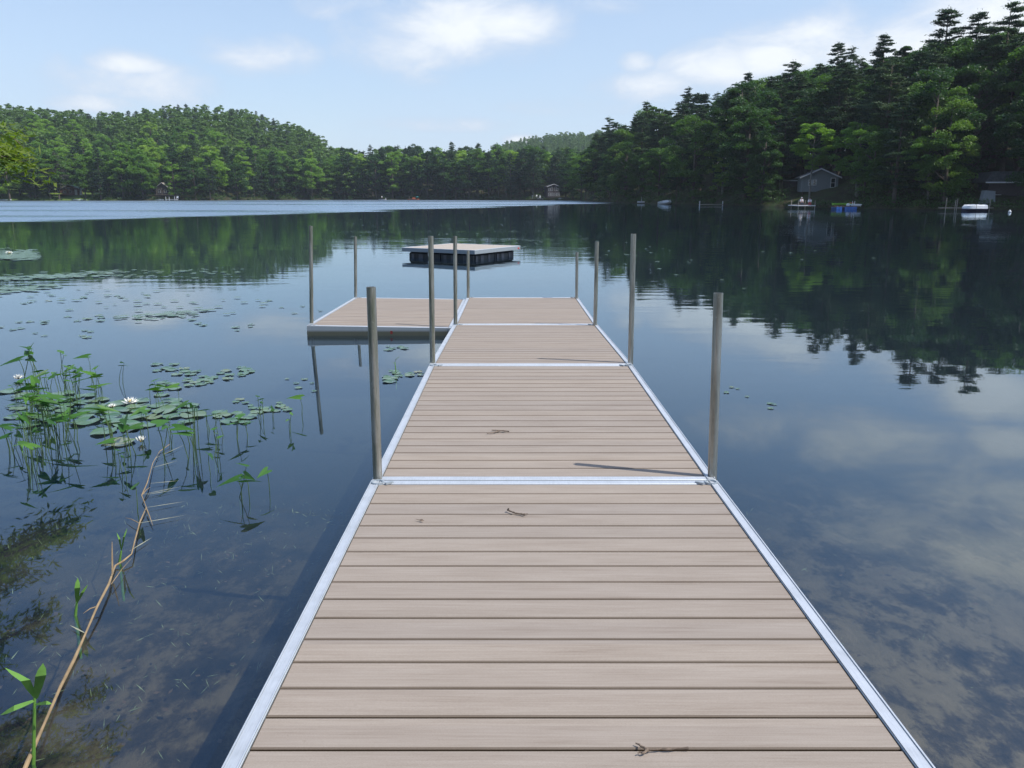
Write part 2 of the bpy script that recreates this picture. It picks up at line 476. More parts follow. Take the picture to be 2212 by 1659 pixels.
def water_mat():
    m, T = new_mat('lake_water')
    geo = T.n('ShaderNodeNewGeometry').outputs['Position']
    sp = T.n('ShaderNodeSeparateXYZ', {0: geo})
    X, Y = sp.outputs[0], sp.outputs[1]
    # breeze-ruffled water lies beyond one straight edge of the wind
    wob = T.n('ShaderNodeTexNoise', {'Vector': T.n('ShaderNodeVectorMath', {0: geo, 1: (1, .8, 1)}, operation='MULTIPLY').outputs[0], 'Scale': .035, 'Detail': 4.0, 'Roughness': .55}).outputs[0]
    e = T.math('ADD', T.math('SUBTRACT', T.math('MULTIPLY', Y, .0069), T.math('MULTIPLY', X, .0193)), T.math('MULTIPLY', T.math('SUBTRACT', wob, .5), .55))
    w2 = T.n('ShaderNodeTexNoise', {'Vector': T.n('ShaderNodeVectorMath', {0: geo, 1: (.16, 1, 1)}, operation='MULTIPLY').outputs[0], 'Scale': .16, 'Detail': 5.0, 'Roughness': .6}).outputs[0]
    e2 = T.math('ADD', e, T.math('MULTIPLY', T.math('SUBTRACT', w2, .5), .30))
    breeze = T.n('ShaderNodeMapRange', {0: e2, 1: .93, 2: 1.13, 3: 0.0, 4: 1.0}, interpolation_type='SMOOTHSTEP').outputs[0]
    lane = T.n('ShaderNodeMapRange', {0: T.n('ShaderNodeTexNoise', {'Vector': T.n('ShaderNodeVectorMath', {0: geo, 1: (.25, 1, 1)}, operation='MULTIPLY').outputs[0], 'Scale': .03, 'Detail': 2.0}).outputs[0], 1: .40, 2: .47, 3: .55, 4: 1.0}).outputs[0]
    breeze = T.math('MULTIPLY', breeze, lane)
    # ripples
    r1 = T.n('ShaderNodeTexNoise', {'Vector': T.n('ShaderNodeVectorMath', {0: geo, 1: (.55, 1.6, 1)}, operation='MULTIPLY').outputs[0], 'Scale': 1.5, 'Detail': 3.0, 'Roughness': .45}).outputs[0]
    r2 = T.n('ShaderNodeTexNoise', {'Vector': T.n('ShaderNodeVectorMath', {0: geo, 1: (.35, 1, 1)}, operation='MULTIPLY').outputs[0], 'Scale': .22, 'Detail': 2.0}).outputs[0]
    gust = T.n('ShaderNodeMapRange', {0: T.n('ShaderNodeTexNoise', {'Vector': T.n('ShaderNodeVectorMath', {0: geo, 1: (.3, 1, 1)}, operation='MULTIPLY').outputs[0], 'Scale': .11, 'Detail': 2.0}).outputs[0], 1: .42, 2: .62, 3: .35, 4: 1.5}).outputs[0]
    dist = T.n('ShaderNodeMapRange', {0: Y, 1: 5.0, 2: 24.0, 3: .10, 4: 1.0}).outputs[0]
    amp = T.math('ADD', T.math('MULTIPLY', T.math('MULTIPLY', gust, dist), .0042), T.math('MULTIPLY', breeze, .06))
    hgt = T.math('ADD', T.math('MULTIPLY', r1, amp), T.math('MULTIPLY', r2, T.math('MULTIPLY', dist, .006)))
    bp = T.n('ShaderNodeBump', {'Height': hgt, 'Strength': 1.0, 'Distance': 1.0})
    rough = T.math('ADD', .015, T.math('MULTIPLY', breeze, .30))
    back = T.n('ShaderNodeNewGeometry').outputs['Backfacing']      # same reflectance from above and below: no false total reflection of the sun
    ior = T.math('ADD', 1.85, T.math('MULTIPLY', back, 1 / 1.85 - 1.85))
    fr = T.n('ShaderNodeFresnel', {'IOR': ior, 'Normal': bp.outputs[0]}).outputs[0]
    fr = T.math('ADD', T.math('MULTIPLY', fr, 0.97), .012, clamp=True)
    gl = T.n('ShaderNodeBsdfGlossy', {'Color': (.82, .93, 1.0, 1), 'Roughness': rough, 'Normal': bp.outputs[0]})
    tr = T.n('ShaderNodeBsdfTransparent', {'Color': (.86, .88, .82, 1)})
    df = T.n('ShaderNodeBsdfDiffuse', {'Color': (.012, .045, .13, 1)})
    under = T.n('ShaderNodeMixShader', {0: .10, 1: tr.outputs[0], 2: df.outputs[0]})
    mx = T.n('ShaderNodeMixShader', {0: fr, 1: under.outputs[0], 2: gl.outputs[0]})
    T.n('ShaderNodeOutputMaterial', {0: mx.outputs[0]})
    return m


def terrain_mat():
    m, T = new_mat('lake_bed_and_forest_floor')
    geo = T.n('ShaderNodeNewGeometry').outputs['Position']
    sp = T.n('ShaderNodeSeparateXYZ', {0: geo})
    # lake bed: pale silt broken by dark weed, light lost in deeper water painted in as dark farther out
    wv = T.n('ShaderNodeVectorMath', {0: geo, 1: (1.0, .62, 1)}, operation='MULTIPLY').outputs[0]
    a = T.n('ShaderNodeTexNoise', {'Vector': wv, 'Scale': 4.6, 'Detail': 10.0, 'Roughness': .72, 'Distortion': .12}).outputs[0]
    b_ = T.n('ShaderNodeTexNoise', {'Vector': geo, 'Scale': 1.1, 'Detail': 5.0, 'Roughness': .6}).outputs[0]
    silt = T.ramp(T.math('ADD', T.math('MULTIPLY', a, .62), T.math('MULTIPLY', b_, .38)),
                  [(.40, (.010, .010, .007)), (.475, (.042, .034, .021)), (.535, (.120, .098, .062)), (.80, (.21, .17, .115))])
    sandy = T.n('ShaderNodeMapRange', {0: sp.outputs[0], 1: .8, 2: 2.2, 3: 1.0, 4: 1.75}).outputs[0]      # sandier bottom right of the dock
    refl_dark = T.n('ShaderNodeMapRange', {0: T.math('ADD', T.math('ADD', sp.outputs[0], T.math('MULTIPLY', sp.outputs[1], .6)), T.math('MULTIPLY', T.math('SUBTRACT', b_, .5), 1.4)), 1: .15, 2: -.4, 3: 1.0, 4: .38}).outputs[0]  # bed darkened here to paint in the shore tree's dark reflection
    silt = T.n('ShaderNodeVectorMath', {0: silt, 'Scale': T.math('MULTIPLY', sandy, refl_dark)}, operation='SCALE').outputs[0]
    far = T.n('ShaderNodeMapRange', {0: T.math('ADD', sp.outputs[1], T.math('MULTIPLY', T.math('SUBTRACT', b_, .5), 4.0)), 1: 3.0, 2: 6.8, 3: 0.0, 4: 1.0}).outputs[0]
    bed = T.mixc(far, silt, (.012, .018, .016))
    # land
    l1 = T.n('ShaderNodeTexNoise', {'Vector': geo, 'Scale': .35, 'Detail': 8.0, 'Roughness': .7}).outputs[0]
    land = T.ramp(l1, [(.3, (.030, .026, .016)), (.5, (.050, .046, .024)), (.62, (.045, .070, .022)), (.8, (.060, .095, .028))])
    lawn = T.ramp(l1, [(.3, (.075, .13, .03)), (.7, (.13, .20, .05))])
    lm = T.math('MULTIPLY', T.n('ShaderNodeMapRange', {0: sp.outputs[0], 1: -160.0, 2: -172.0}).outputs[0],
                T.n('ShaderNodeMapRange', {0: sp.outputs[1], 1: 300.0, 2: 310.0}).outputs[0])
    land = T.mixc(lm, land, lawn)
    up = T.n('ShaderNodeMapRange', {0: sp.outputs[2], 1: -.02, 2: .06}).outputs[0]
    c = T.mixc(up, bed, land)
    b = T.n('ShaderNodeBsdfPrincipled', {'Base Color': c, 'Roughness': .95, 'Specular IOR Level': .15})
    bp = T.n('ShaderNodeBump', {'Height': a, 'Strength': .6, 'Distance': 0.05})
    T.t.links.new(bp.outputs[0], b.inputs['Normal'])
    T.n('ShaderNodeOutputMaterial', {0: b.outputs[0]})
    return m


def pad_mat():
    m, T = new_mat('lily_pad_leaf')
    ra = T.n('ShaderNodeObjectInfo').outputs['Random']
    co = T.n('ShaderNodeTexCoord').outputs['Object']
    no = T.n('ShaderNodeTexNoise', {'Vector': co, 'Scale': 14.0, 'Detail': 4.0}).outputs[0]
    f = T.math('ADD', T.math('MULTIPLY', ra, .9), T.math('MULTIPLY', T.math('SUBTRACT', no, .5), .5), clamp=True)
    c = T.ramp(f, [(0, (.055, .125, .05)), (.5, (.085, .165, .07)), (.86, (.13, .19, .09)), (.94, (.24, .20, .09)), (1, (.30, .15, .09))])
    b = T.n('ShaderNodeBsdfPrincipled', {'Base Color': c, 'Roughness': .2, 'Specular IOR Level': .8})
    T.n('ShaderNodeOutputMaterial', {0: b.outputs[0]})
    return m


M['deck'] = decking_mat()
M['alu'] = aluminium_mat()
M['alu_dull'] = simple('aged_aluminium', (.40, .45, .49), .5, metal=.4, var=.07, scale=3)
M['pipe'] = pipe_mat()
M['water'] = water_mat()
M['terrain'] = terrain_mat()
M['pad'] = pad_mat()
M['petal'] = simple('white_petal', (.85, .85, .80), .5, var=.03)
M['yolk'] = simple('yellow_stamen', (.75, .50, .05), .6, var=.05)
M['plant'] = foliage_mat('emergent_leaf', [(0, (.030, .10, .022)), (.5, (.055, .16, .030)), (1, (.11, .25, .04))], trans=.25, scale=5)
M['weed'] = simple('water_weed', (.20, .26, .15), .8, scale=4, var=.3)

# ------------------------------------------------------------------ terrain (lake bed, banks, hills) and water
# shoreline seen at photo x -> distance Y (m)
SH = [(-160, 335), (0, 345), (200, 352), (460, 362), (560, 405), (700, 430), (900, 425), (1040, 405), (1140, 372), (1240, 350), (1285, 268), (1340, 228),
      (1410, 198), (1500, 172), (1600, 152), (1735, 130), (1900, 113), (2105, 104), (2260, 100)]
RIDGE = [(-160, 236, 250), (0, 236, 250), (170, 250, 250), (300, 256, 255), (380, 246, 255), (450, 240, 250), (550, 250, 230), (650, 276, 210), (740, 318, 170), (800, 322, 90),
         (900, 322, 70), (1100, 322, 70), (1280, 318, 70), (1320, 292, 60), (1390, 245, 60), (1480, 222, 60), (1600, 195, 60), (1700, 172, 60), (1790, 150, 60),
         (1880, 135, 60), (1960, 118, 60), (2050, 95, 60), (2130, 95, 60), (2260, 92, 60)]
sh_x = np.array([a[0] for a in SH], float); sh_y = np.array([a[1] for a in SH], float)
rg_x = np.array([a[0] for a in RIDGE], float); rg_e = np.array([a[1] for a in RIDGE], float); rg_d = np.array([a[2] for a in RIDGE], float)


def px_of(X, Y):
    return CX + 1834.0 * np.asarray(X) / np.maximum(np.asarray(Y), 1e-3)


def X_of(px, Y):
    return (px - CX) / 1834.0 * Y


def shoreY(px):
    return np.interp(px, sh_x, sh_y)


TREE_H = 19.0
phi_k, S_k = [-180, -120, -90, -62, -50, -42, -38, -36], [3.2, 4.2, 6.0, 7.2, 8.6, 11.5, 60, 250]
for x, y in SH:
    t = (x - CX) / 1834.0
    phi_k.append(math.degrees(math.atan(t))); S_k.append(y * math.sqrt(1 + t * t))
phi_k += [40, 50, 65, 80, 100, 120, 150, 180]
S_k += [105, 85, 55, 28, 10, 5.5, 3.6, 3.2]
phi_k, S_k = np.array(phi_k), np.array(S_k)


def shore_r(phi_deg):
    base = np.interp(phi_deg, phi_k, S_k)
    return base * (1 + .006 * np.sin(phi_deg * 3.1) + .004 * np.sin(phi_deg * 9.7 + 1))


def ground_z(X, Y):
    X, Y = np.asarray(X, float), np.asarray(Y, float)
    r = np.hypot(X, Y)
    phi = np.degrees(np.arctan2(X, Y))
    Sr = shore_r(phi)
    s = r - Sr
    px = np.where(Y > 1, px_of(X, np.maximum(Y, 1)), np.where(X < 0, -160, 2260))
    px = np.clip(px, -160, 2260)
    hd = np.interp(px, rg_x, rg_d)
    Yr = shoreY(px) + hd
    zr = (HORIZ - np.interp(px, rg_x, rg_e)) / 1834.0 * Yr + CAM_H - np.where(px < 700, 14.0, 19.0)
    zr = np.maximum(zr, np.where(px > 1285, 8.0, 3.0))
    zr = np.where(phi < -34.5, 3.0 + (zr - 3.0) * np.clip((Sr - 40) / 290.0, 0, 1) ** 1.5, zr)      # the big hill stops where the near shore begins
    back = (np.abs(phi) > 45)
    zr = np.where(back, 3.0, zr)
    u = np.clip(s / np.maximum(hd, 1), 0, 1.4)
    sm = np.where(u < 1, u * u * (3 - 2 * u) * .55 + u * .45, 1.0 - (u - 1) * .3)
    zl = .55 * (1 - np.exp(-np.maximum(s, 0) / 2.2)) + zr * sm
    # far ridge showing through the gap between centre and right shore
    gap = np.exp(-((px - 1300) / 400.0) ** 2)
    far = np.clip((r - 620) / 420.0, 0, 1)
    zl = zl + gap * far * far * (3 - 2 * far) * 56.0
    zl = zl + (np.sin(X * .045) * np.cos(Y * .038 + 1)) * 1.2 * np.clip(s / 60, 0, 1)
    d_back = np.maximum(Y + 3.2, 0) * np.where(np.abs(phi) < 90, 1, 0) + np.where(np.abs(phi) >= 90, np.maximum(-s, 0), 0)
    dd = np.minimum(np.maximum(-s, 0), d_back + .4)
    zb = -np.minimum(.09 * np.minimum(dd, 4) + .045 * np.maximum(dd - 4, 0), 6.0)
    zb = zb - .03 * np.clip(-s, 0, 1)
    return np.where(s > 0, zl, zb)


def build_terrain():
    nphi = 720
    phis = np.linspace(-180, 180, nphi, endpoint=False)
    u_in = np.linspace(0, 1, 90)
    n_out = 70
    rows = []
    Sr = shore_r(phis)
    for u in u_in:
        k = .25 * u + .75 * u ** 3
        rows.append(Sr * k)
    for k in range(1, n_out + 1):
        w = (k / n_out) ** 2.2
        rows.append(Sr + (1330 - Sr) * w)
    R = np.array(rows)
    P = np.radians(phis)[None, :]
    X, Y = R * np.sin(P), R * np.cos(P)
    Z = ground_z(X, Y)
    Z[len(u_in) - 1] = 0.0
    near = np.hypot(X, Y) < 14
    Z = Z + np.where(near & (Z < 0), .03 * np.sin(X * 3.1 + np.sin(Y * 2.3)) * np.cos(Y * 2.7), 0)
    V = np.stack([X, Y, Z], -1).reshape(-1, 3)
    nr = len(rows)
    i = np.arange(nr - 1)[:, None] * nphi
    j = np.arange(nphi)[None, :]
    j2 = (j + 1) % nphi
    Fc = np.stack([i + j, i + nphi + j, i + nphi + j2, i + j2], -1).reshape(-1, 4)[:, ::-1]
    me = mesh_np('terrain', V, Fc, smooth=True)
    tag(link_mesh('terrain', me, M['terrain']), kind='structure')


build_terrain()
n_ = 40
xs = np.linspace(-900, 900, n_); ys = np.linspace(-700, 1100, n_)
gx, gy = np.meshgrid(xs, ys, indexing='ij')
V = np.stack([gx, gy, np.zeros_like(gx)], -1).reshape(-1, 3)
ii, jj = np.meshgrid(np.arange(n_ - 1), np.arange(n_ - 1), indexing='ij')
b0 = ii * n_ + jj
Fc = np.stack([b0, b0 + n_, b0 + n_ + 1, b0 + 1], -1).reshape(-1, 4)
tag(link_mesh('lake_water', mesh_np('lake_water', V, Fc), M['water']), kind='structure')


# ------------------------------------------------------------------ trees
def leaves(centres, size, aspect, up=0.5, rng=RNG, axis=None, droop=0.0):
    """small rhombic leaf faces; axis = preferred long direction (N,3) or None"""
    n = len(centres)
    nv = rng.normal(size=(n, 3)); nv[:, 2] = np.abs(nv[:, 2]) + up * 2
    nv /= np.linalg.norm(nv, axis=1)[:, None]
    if axis is None:
        a = rng.normal(size=(n, 3))
    else:
        a = axis + rng.normal(size=(n, 3)) * .35
    a -= nv * np.sum(a * nv, 1)[:, None]
    a /= np.linalg.norm(a, axis=1)[:, None] + 1e-9
    a[:, 2] -= droop
    b = np.cross(nv, a)
    s = size * rng.uniform(.6, 1.35, n)[:, None]
    v0 = centres - a * s * .5; v2 = centres + a * s * .5
    v1 = centres + b * s * aspect * .5 - a * s * .08
    v3 = centres - b * s * aspect * .5 - a * s * .08
    V = np.stack([v0, v1, v2, v3], 1).reshape(-1, 3)
    F_ = np.arange(n * 4).reshape(n, 4)
    return V, F_


def merge(parts):
    vs, fs, b = [], [], 0
    for v, f in parts:
        vs.append(v); fs.append(f + b); b += len(v)
    return np.concatenate(vs), np.concatenate(fs)


def broadleaf(seed, h, r, base, nclump, nleaf, size, stem=1.0):
    """returns crown arrays, trunk MB"""
    rng = np.random.default_rng(seed)
    ch = h - base
    cen = []
    lob = rng.uniform(.72, 1.18, 7)
    while len(cen) < nclump:
        d = rng.normal(size=3); d /= np.linalg.norm(d)
        q = rng.uniform(.30, 1.0) ** .45
        ang = (math.atan2(d[1], d[0]) / (2 * math.pi) + .5) * 7
        lf = np.interp(ang, range(8), list(lob) + [lob[0]])
        z = d[2] * q
        prof = 1.0 - .30 * max(z, 0) ** 2
        p = np.array([d[0] * q * r * lf * prof, d[1] * q * r * lf * prof, base + ch * .46 + z * ch * .5 * (1 + .12 * (lf - 1))])
        cen.append(p)
    cen = np.array(cen)
    per = nleaf // nclump
    parts = []
    for c in cen:
        rr = r * rng.uniform(.17, .31)
        n = int(per * rng.uniform(.6, 1.4))
        g = rng.normal(size=(n, 3))
        g /= np.linalg.norm(g, axis=1)[:, None]
        g *= (rng.uniform(0, 1, n) ** .42)[:, None]
        p = c + g * np.array([rr, rr, rr * .42]) * 1.15
        # boughs sag outwards
        p[:, 2] -= .25 * np.hypot(g[:, 0], g[:, 1]) * rr
        parts.append(leaves(p, size, .62, up=.55, rng=rng))
    crown = merge(parts)
    tb = MB()
    top = np.array([rng.normal(0, .05 * r), rng.normal(0, .05 * r), h * .86])
    tr = (.014 * h + .05) * stem
    tb.tube([(0, 0, -1.0), (0, 0, 0), (.1 * top[0], .3 * top[1], base * .8), (.5 * top[0], .6 * top[1], h * .6), tuple(top)],
            [tr * 1.5, tr * 1.25, tr, tr * .62, .03], n=7)
    for c in cen[::max(1, nclump // 14)]:
        z0 = max(base * .7, c[2] - np.hypot(c[0], c[1]) * .7)
        k = z0 / h
        tb.tube([(top[0] * k, top[1] * k, z0), (c[0] * .5, c[1] * .5, (z0 + c[2]) * .5 + .1), tuple(c)], [tr * .45, tr * .28, .02], n=5)
    return crown, tb


def pine(seed, h, r, base, nleaf, size, sparse=.0, bushy=1.0):
    """white pine / hemlock: whorls of level boughs carrying flat plumes"""
    rng = np.random.default_rng(seed)
    parts = []
    tb = MB()
    tr = .013 * h + .04
    lean = rng.normal(0, .012 * h, 2)
    tb.tube([(0, 0, -1.0), (0, 0, 0), (lean[0] * .5, lean[1] * .5, h * .5), (lean[0], lean[1], h * .97)], [tr * 1.4, tr * 1.15, tr * .7, .03], n=7)
    z = base
    boughs = []
    side = rng.uniform(0, 6.28)
    while z < h - .4:
        u = (z - base) / (h - base)
        prof = (1 - u) ** .62 * (.72 + .4 * math.sin(min(1, u * 3.2) * 1.57))
        k = rng.integers(3, 6)
        for q in range(k):
            if rng.uniform() < sparse:
                continue
            a = side + q * 6.283 / k + rng.normal(0, .35)
            L = r * prof * rng.uniform(.55, 1.18) + .35
            boughs.append((z + rng.normal(0, .15), a, L, u))
        side += rng.uniform(.4, 1.3)
        z += (.42 + .55 * rng.uniform()) * (h / 22) * (1.25 - .5 * u)
    tot = sum(b[2] for b in boughs)
    for z0, a, L, u in boughs:
        rise = .10 + .55 * max(0, u - .55) - .12 * (1 - u)
        ca, sa = math.cos(a), math.sin(a)
        p0 = np.array([lean[0] * z0 / h, lean[1] * z0 / h, z0])
        end = p0 + np.array([ca * L, sa * L, L * rise])
        tb.tube([tuple(p0), tuple((p0 + end) / 2 + np.array([0, 0, -.06 * L])), tuple(end)], [max(.025, .016 * L + .01), .02 + .006 * L, .012], n=4, cap=False)
        n = max(8, int(nleaf * L / tot * bushy))
        # plumes: several flat tufts along the outer part of the bough
        nt = max(2, int(L * 1.6))
        tcen, tr_ = [], []
        for _ in range(nt):
            t = rng.uniform(.28, 1.0)
            w = .32 * L * (1.1 - .5 * t)
            off = rng.uniform(-w, w)
            tcen.append(p0 + (end - p0) * t + np.array([-sa * off, ca * off, .05 * L * rng.normal() - .05 * L * (t - .6) ** 2]))
            tr_.append(rng.uniform(.28, .60) * (.52 + .165 * L))
        tcen, tr_ = np.array(tcen), np.array(tr_)
        idx = rng.integers(0, nt, n)
        g = rng.normal(size=(n, 3)) * .62
        p = tcen[idx] + g * tr_[idx][:, None] * np.array([1.25, 1.25, .34])
        ax = np.tile(np.array([[ca, sa, .45]]), (n, 1)) + g * .6
        parts.append(leaves(p, size, .34, up=.35, rng=rng, axis=ax))
    # leader tuft
    n = 40
    p = np.array([lean[0], lean[1], h - .5]) + RNG.normal(size=(n, 3)) * np.array([.22, .22, .45])
    parts.append(leaves(p, size, .3, up=.1, rng=rng, axis=np.tile([[0, 0, 1.0]], (n, 1))))
    return merge(parts), tb


PROTO = {}


def reg(key, made, leafm, barkm=None):
    (cv, cf), tb = made
    cm = mesh_np(key + '_crown', cv, cf)
    cm.materials.append(leafm)
    tm = bpy.data.meshes.new(key + '_trunk')
    tm.from_pydata(tb.v, [], tb.f)
    tm.update()
    tm.polygons.foreach_set('use_smooth', np.ones(len(tm.polygons), dtype=bool))
    tm.materials.append(barkm or M['bark'])
    PROTO[key] = dict(crown=cm, trunk=tm, arr=(cv, cf), h=float(cv[:, 2].max()))


for k in range(6):                                     # close versions (about 100 to 230 m away)
    nar = [1, 1, .8, 1.1, .9, 1.15][k]
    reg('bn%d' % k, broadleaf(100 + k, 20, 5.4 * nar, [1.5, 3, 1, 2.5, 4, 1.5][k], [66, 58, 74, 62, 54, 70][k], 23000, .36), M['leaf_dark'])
for k in range(5):
    reg('pn%d' % k, pine(200 + k, 24, [4.4, 5.0, 4.0, 5.4, 4.7][k], [4, 7, 5, 9, 3][k], 34000, .36, sparse=[.16, .28, .10, .34, .2][k]), M['needle'])
for k in range(6):                                     # far versions (300 m and more)
    nar = [1, .85, 1.1, .95, 1.2, .9][k]
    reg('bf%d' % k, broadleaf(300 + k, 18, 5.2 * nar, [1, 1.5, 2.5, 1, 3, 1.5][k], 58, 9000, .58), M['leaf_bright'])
for k in range(4):
    reg('pf%d' % k, pine(400 + k, 22, [4.2, 4.8, 3.8, 4.4][k], [3, 5, 2, 6][k], 8500, .62, sparse=.12), M['needle'])
for k in range(3):
    reg('hs%d' % k, broadleaf(700 + k, 20, [4.2, 5.6, 3.4][k], [8, 9.5, 7][k], [52, 52, 40][k], 19000, .34, stem=.5), M['leaf_bright'], M['bark_pale'])
for k in range(4):
    reg('bt%d' % k, broadleaf(500 + k, 17, 5.6, 1, 36, 1500, 1.2), M['leaf_bright'])
for k in range(3):
    reg('pt%d' % k, pine(600 + k, 20, 4.2, 2, 1300, 1.2), M['needle'])


def tinted(key, newkey, leafm, barkm=None):
    p = PROTO[key]
    cm = p['crown'].copy(); cm.materials.clear(); cm.materials.append(leafm)
    tm = p['trunk']
    if barkm:
        tm = p['trunk'].copy(); tm.materials.clear(); tm.materials.append(barkm)
    PROTO[newkey] = dict(crown=cm, trunk=tm, arr=p['arr'], h=p['h'])


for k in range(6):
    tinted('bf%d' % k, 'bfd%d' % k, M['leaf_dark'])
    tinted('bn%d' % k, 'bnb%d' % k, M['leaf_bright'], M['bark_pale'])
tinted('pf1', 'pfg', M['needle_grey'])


def place_tree(key, loc, height, rz, label, cat, group=None, name=None, fat=1.0, tilt=None):
    p = PROTO[key]
    s = height / p['h']
    name = name or ('pine_tree' if cat == 'pine tree' else 'broadleaf_tree')
    r = empty(name, loc, rz, label, cat, group)
    r.scale = (s * fat, s * fat, s)
    if tilt:
        r.rotation_euler = (tilt[0], tilt[1], rz)
    link_mesh('crown', p['crown'], None, r)
    link_mesh('trunk', p['trunk'], None, r)
    return r


# skyline in the photograph: (x, y) of the canopy top, general fill stays below it
SKY = [(-200, 225), (0, 232), (60, 236), (170, 248), (300, 252), (380, 240), (450, 236), (550, 248), (650, 272), (700, 296), (740, 318), (800, 322), (900, 312), (1000, 312), (1100, 318),
       (1160, 322), (1270, 330), (1300, 298), (1340, 270), (1390, 250), (1480, 218), (1560, 205), (1600, 190), (1700, 168), (1750, 160), (1800, 150), (1880, 138), (1960, 118), (2040, 100), (2130, 92), (2212, 92), (2400, 90)]
sk_x = np.array([a[0] for a in SKY], float); sk_y = np.array([a[1] for a in SKY], float)


def top_px_y(z, Y):
    return HORIZ - (z - CAM_H) / Y * 1834.0


ORD = ['first', 'second', 'third', 'fourth', 'fifth', 'sixth', 'seventh', 'eighth', 'ninth', 'tenth', 'eleventh', 'twelfth', 'thirteenth', 'fourteenth', 'fifteenth', 'sixteenth',
       'seventeenth', 'eighteenth', 'nineteenth', 'twentieth']

cand = []        # (px, Y, height, kind, zone)


def fill(x0, x1, s0, s1, step, crown, hrange, mix, zone, shore_jit=1.5):
    s = s0
    while s < s1:
        Yc = float(shoreY((x0 + x1) / 2)) + s
        dpx = crown / Yc * 1834.0
        x = x0 + random.random() * dpx
        while x < x1:
            xx = x + random.uniform(-.3, .3) * dpx
            Y = float(shoreY(xx)) + s + random.uniform(-.35, .45) * step
            Y = max(Y, float(shoreY(xx)) + shore_jit)
            k = 'p' if random.random() < mix(xx, s) else 'b'
            h = random.uniform(*hrange) * (1.12 if k == 'p' else 1.0)
            cand.append([xx, Y, h, k, zone])
            x += dpx * random.uniform(.8, 1.2)
        s += step


fill(-60, 760, 3, 40, 9, 7.2, (15, 21), lambda x, s: .22, 'left')
fill(-60, 760, 44, 270, 13, 9.0, (13, 18), lambda x, s: .12 if s < 205 else .65, 'left')
fill(740, 1290, 3, 30, 8, 7.2, (18, 24), lambda x, s: .45, 'centre')
fill(740, 1290, 34, 110, 14, 9.0, (17, 22), lambda x, s: .5, 'centre')
fill(1285, 2260, 2.0, 14, 5, 5.0, (8, 19), lambda x, s: .45, 'right')
fill(1285, 2260, 16, 24, 7, 6.2, (14, 21), lambda x, s: .55, 'right')
fill(1285, 2260, 26, 90, 8.5, 7.5, (17, 23), lambda x, s: .6, 'right')
fill(2260, 2500, 3, 40, 9, 7.5, (17, 24), lambda x, s: .5, 'right')

# buildings keep a clearing: (photo x range, max s behind shore)
CLEAR = [(112, 192, 17), (322, 372, 15), (1168, 1222, 20), (1690, 1838, 20), (2085, 2230, 14)]
hero = []     # explicit trees
# tall pines on the right skyline: (x, y of tip, metres behind the shore, proto, fatness)
for x, yt, s, key, fat in [(2135, 26, 24, 'pn3', 1.25), (2066, 44, 27, 'pn1', .95), (2008, 40, 26, 'pn4', 1.2), (1885, 92, 34, 'pn2', 1.0), (1812, 118, 40, 'pn0', .8), (1783, 108, 40, 'pn4', .9), (1752, 150, 45, 'pn2', .8), (1690, 145, 40, 'pn1', .95),
                           (1601, 168, 45, 'pn2', .8), (1578, 190, 40, 'pn0', .9), (1476, 198, 35, 'pn0', .9), (1392, 226, 32, 'pn4', .85), (1372, 252, 30, 'pn2', .8), (1312, 256, 26, 'pn3', .95), (1328, 268, 24, 'pn0', .9), (1288, 292, 22, 'pn4', 1.0), (2200, 78, 26, 'pn0', 1.2), (1940, 122, 36, 'pn1', 1.0)]:
    Y = float(shoreY(x)) + s
    X = X_of(x, Y)
    gz = float(ground_z(X, Y))
    h = (HORIZ - yt) / 1834.0 * Y + CAM_H - gz
    hero.append((x, Y, X, gz, h, key, fat))

PINE_LABELS = {2135: 'tallest pine on the right skyline with wide flat boughs against the white cloud', 2066: 'thin see-through pine between the two tallest pines on the right',
               2008: 'tall pine with ragged left-reaching boughs beside the tallest skyline pines', 1885: 'lone pale pointed pine standing clear above the right hill',
               1812: 'narrow pine beside the double-topped pine on the right hill', 1783: 'double-topped pine above the grey gabled cottage', 1752: 'small pine tip left of the double-topped pine',
               1690: 'rounded pine crown on the right skyline above the small dock', 1601: 'small dark pointed pine halfway along the right skyline', 1578: 'leaning pine just left of the small dark pointed one',
               1476: 'pine with a bent top above the shore opposite the small white boat', 1392: 'thin-topped pine on the falling right skyline', 1372: 'short pine just left of the thin-topped pine on the right skyline',
               1312: 'pine whose pointed top starts the right skyline', 1328: 'pine close behind the first pointed pine of the right shore', 1288: 'low pine at the tip of the right shore beside the far hill',
               2200: 'broad dark pine at the right end of the skyline', 1940: 'low pine tucked left of the three tallest pines'}
for x, Y, X, gz, h, key, fat in hero:
    place_tree(key, (X, Y, gz), h, random.uniform(0, 6.28), PINE_LABELS[x], 'pine tree', 'tall pines along the right skyline', fat=fat * 24 / max(h, 12) if h < 24 else fat)

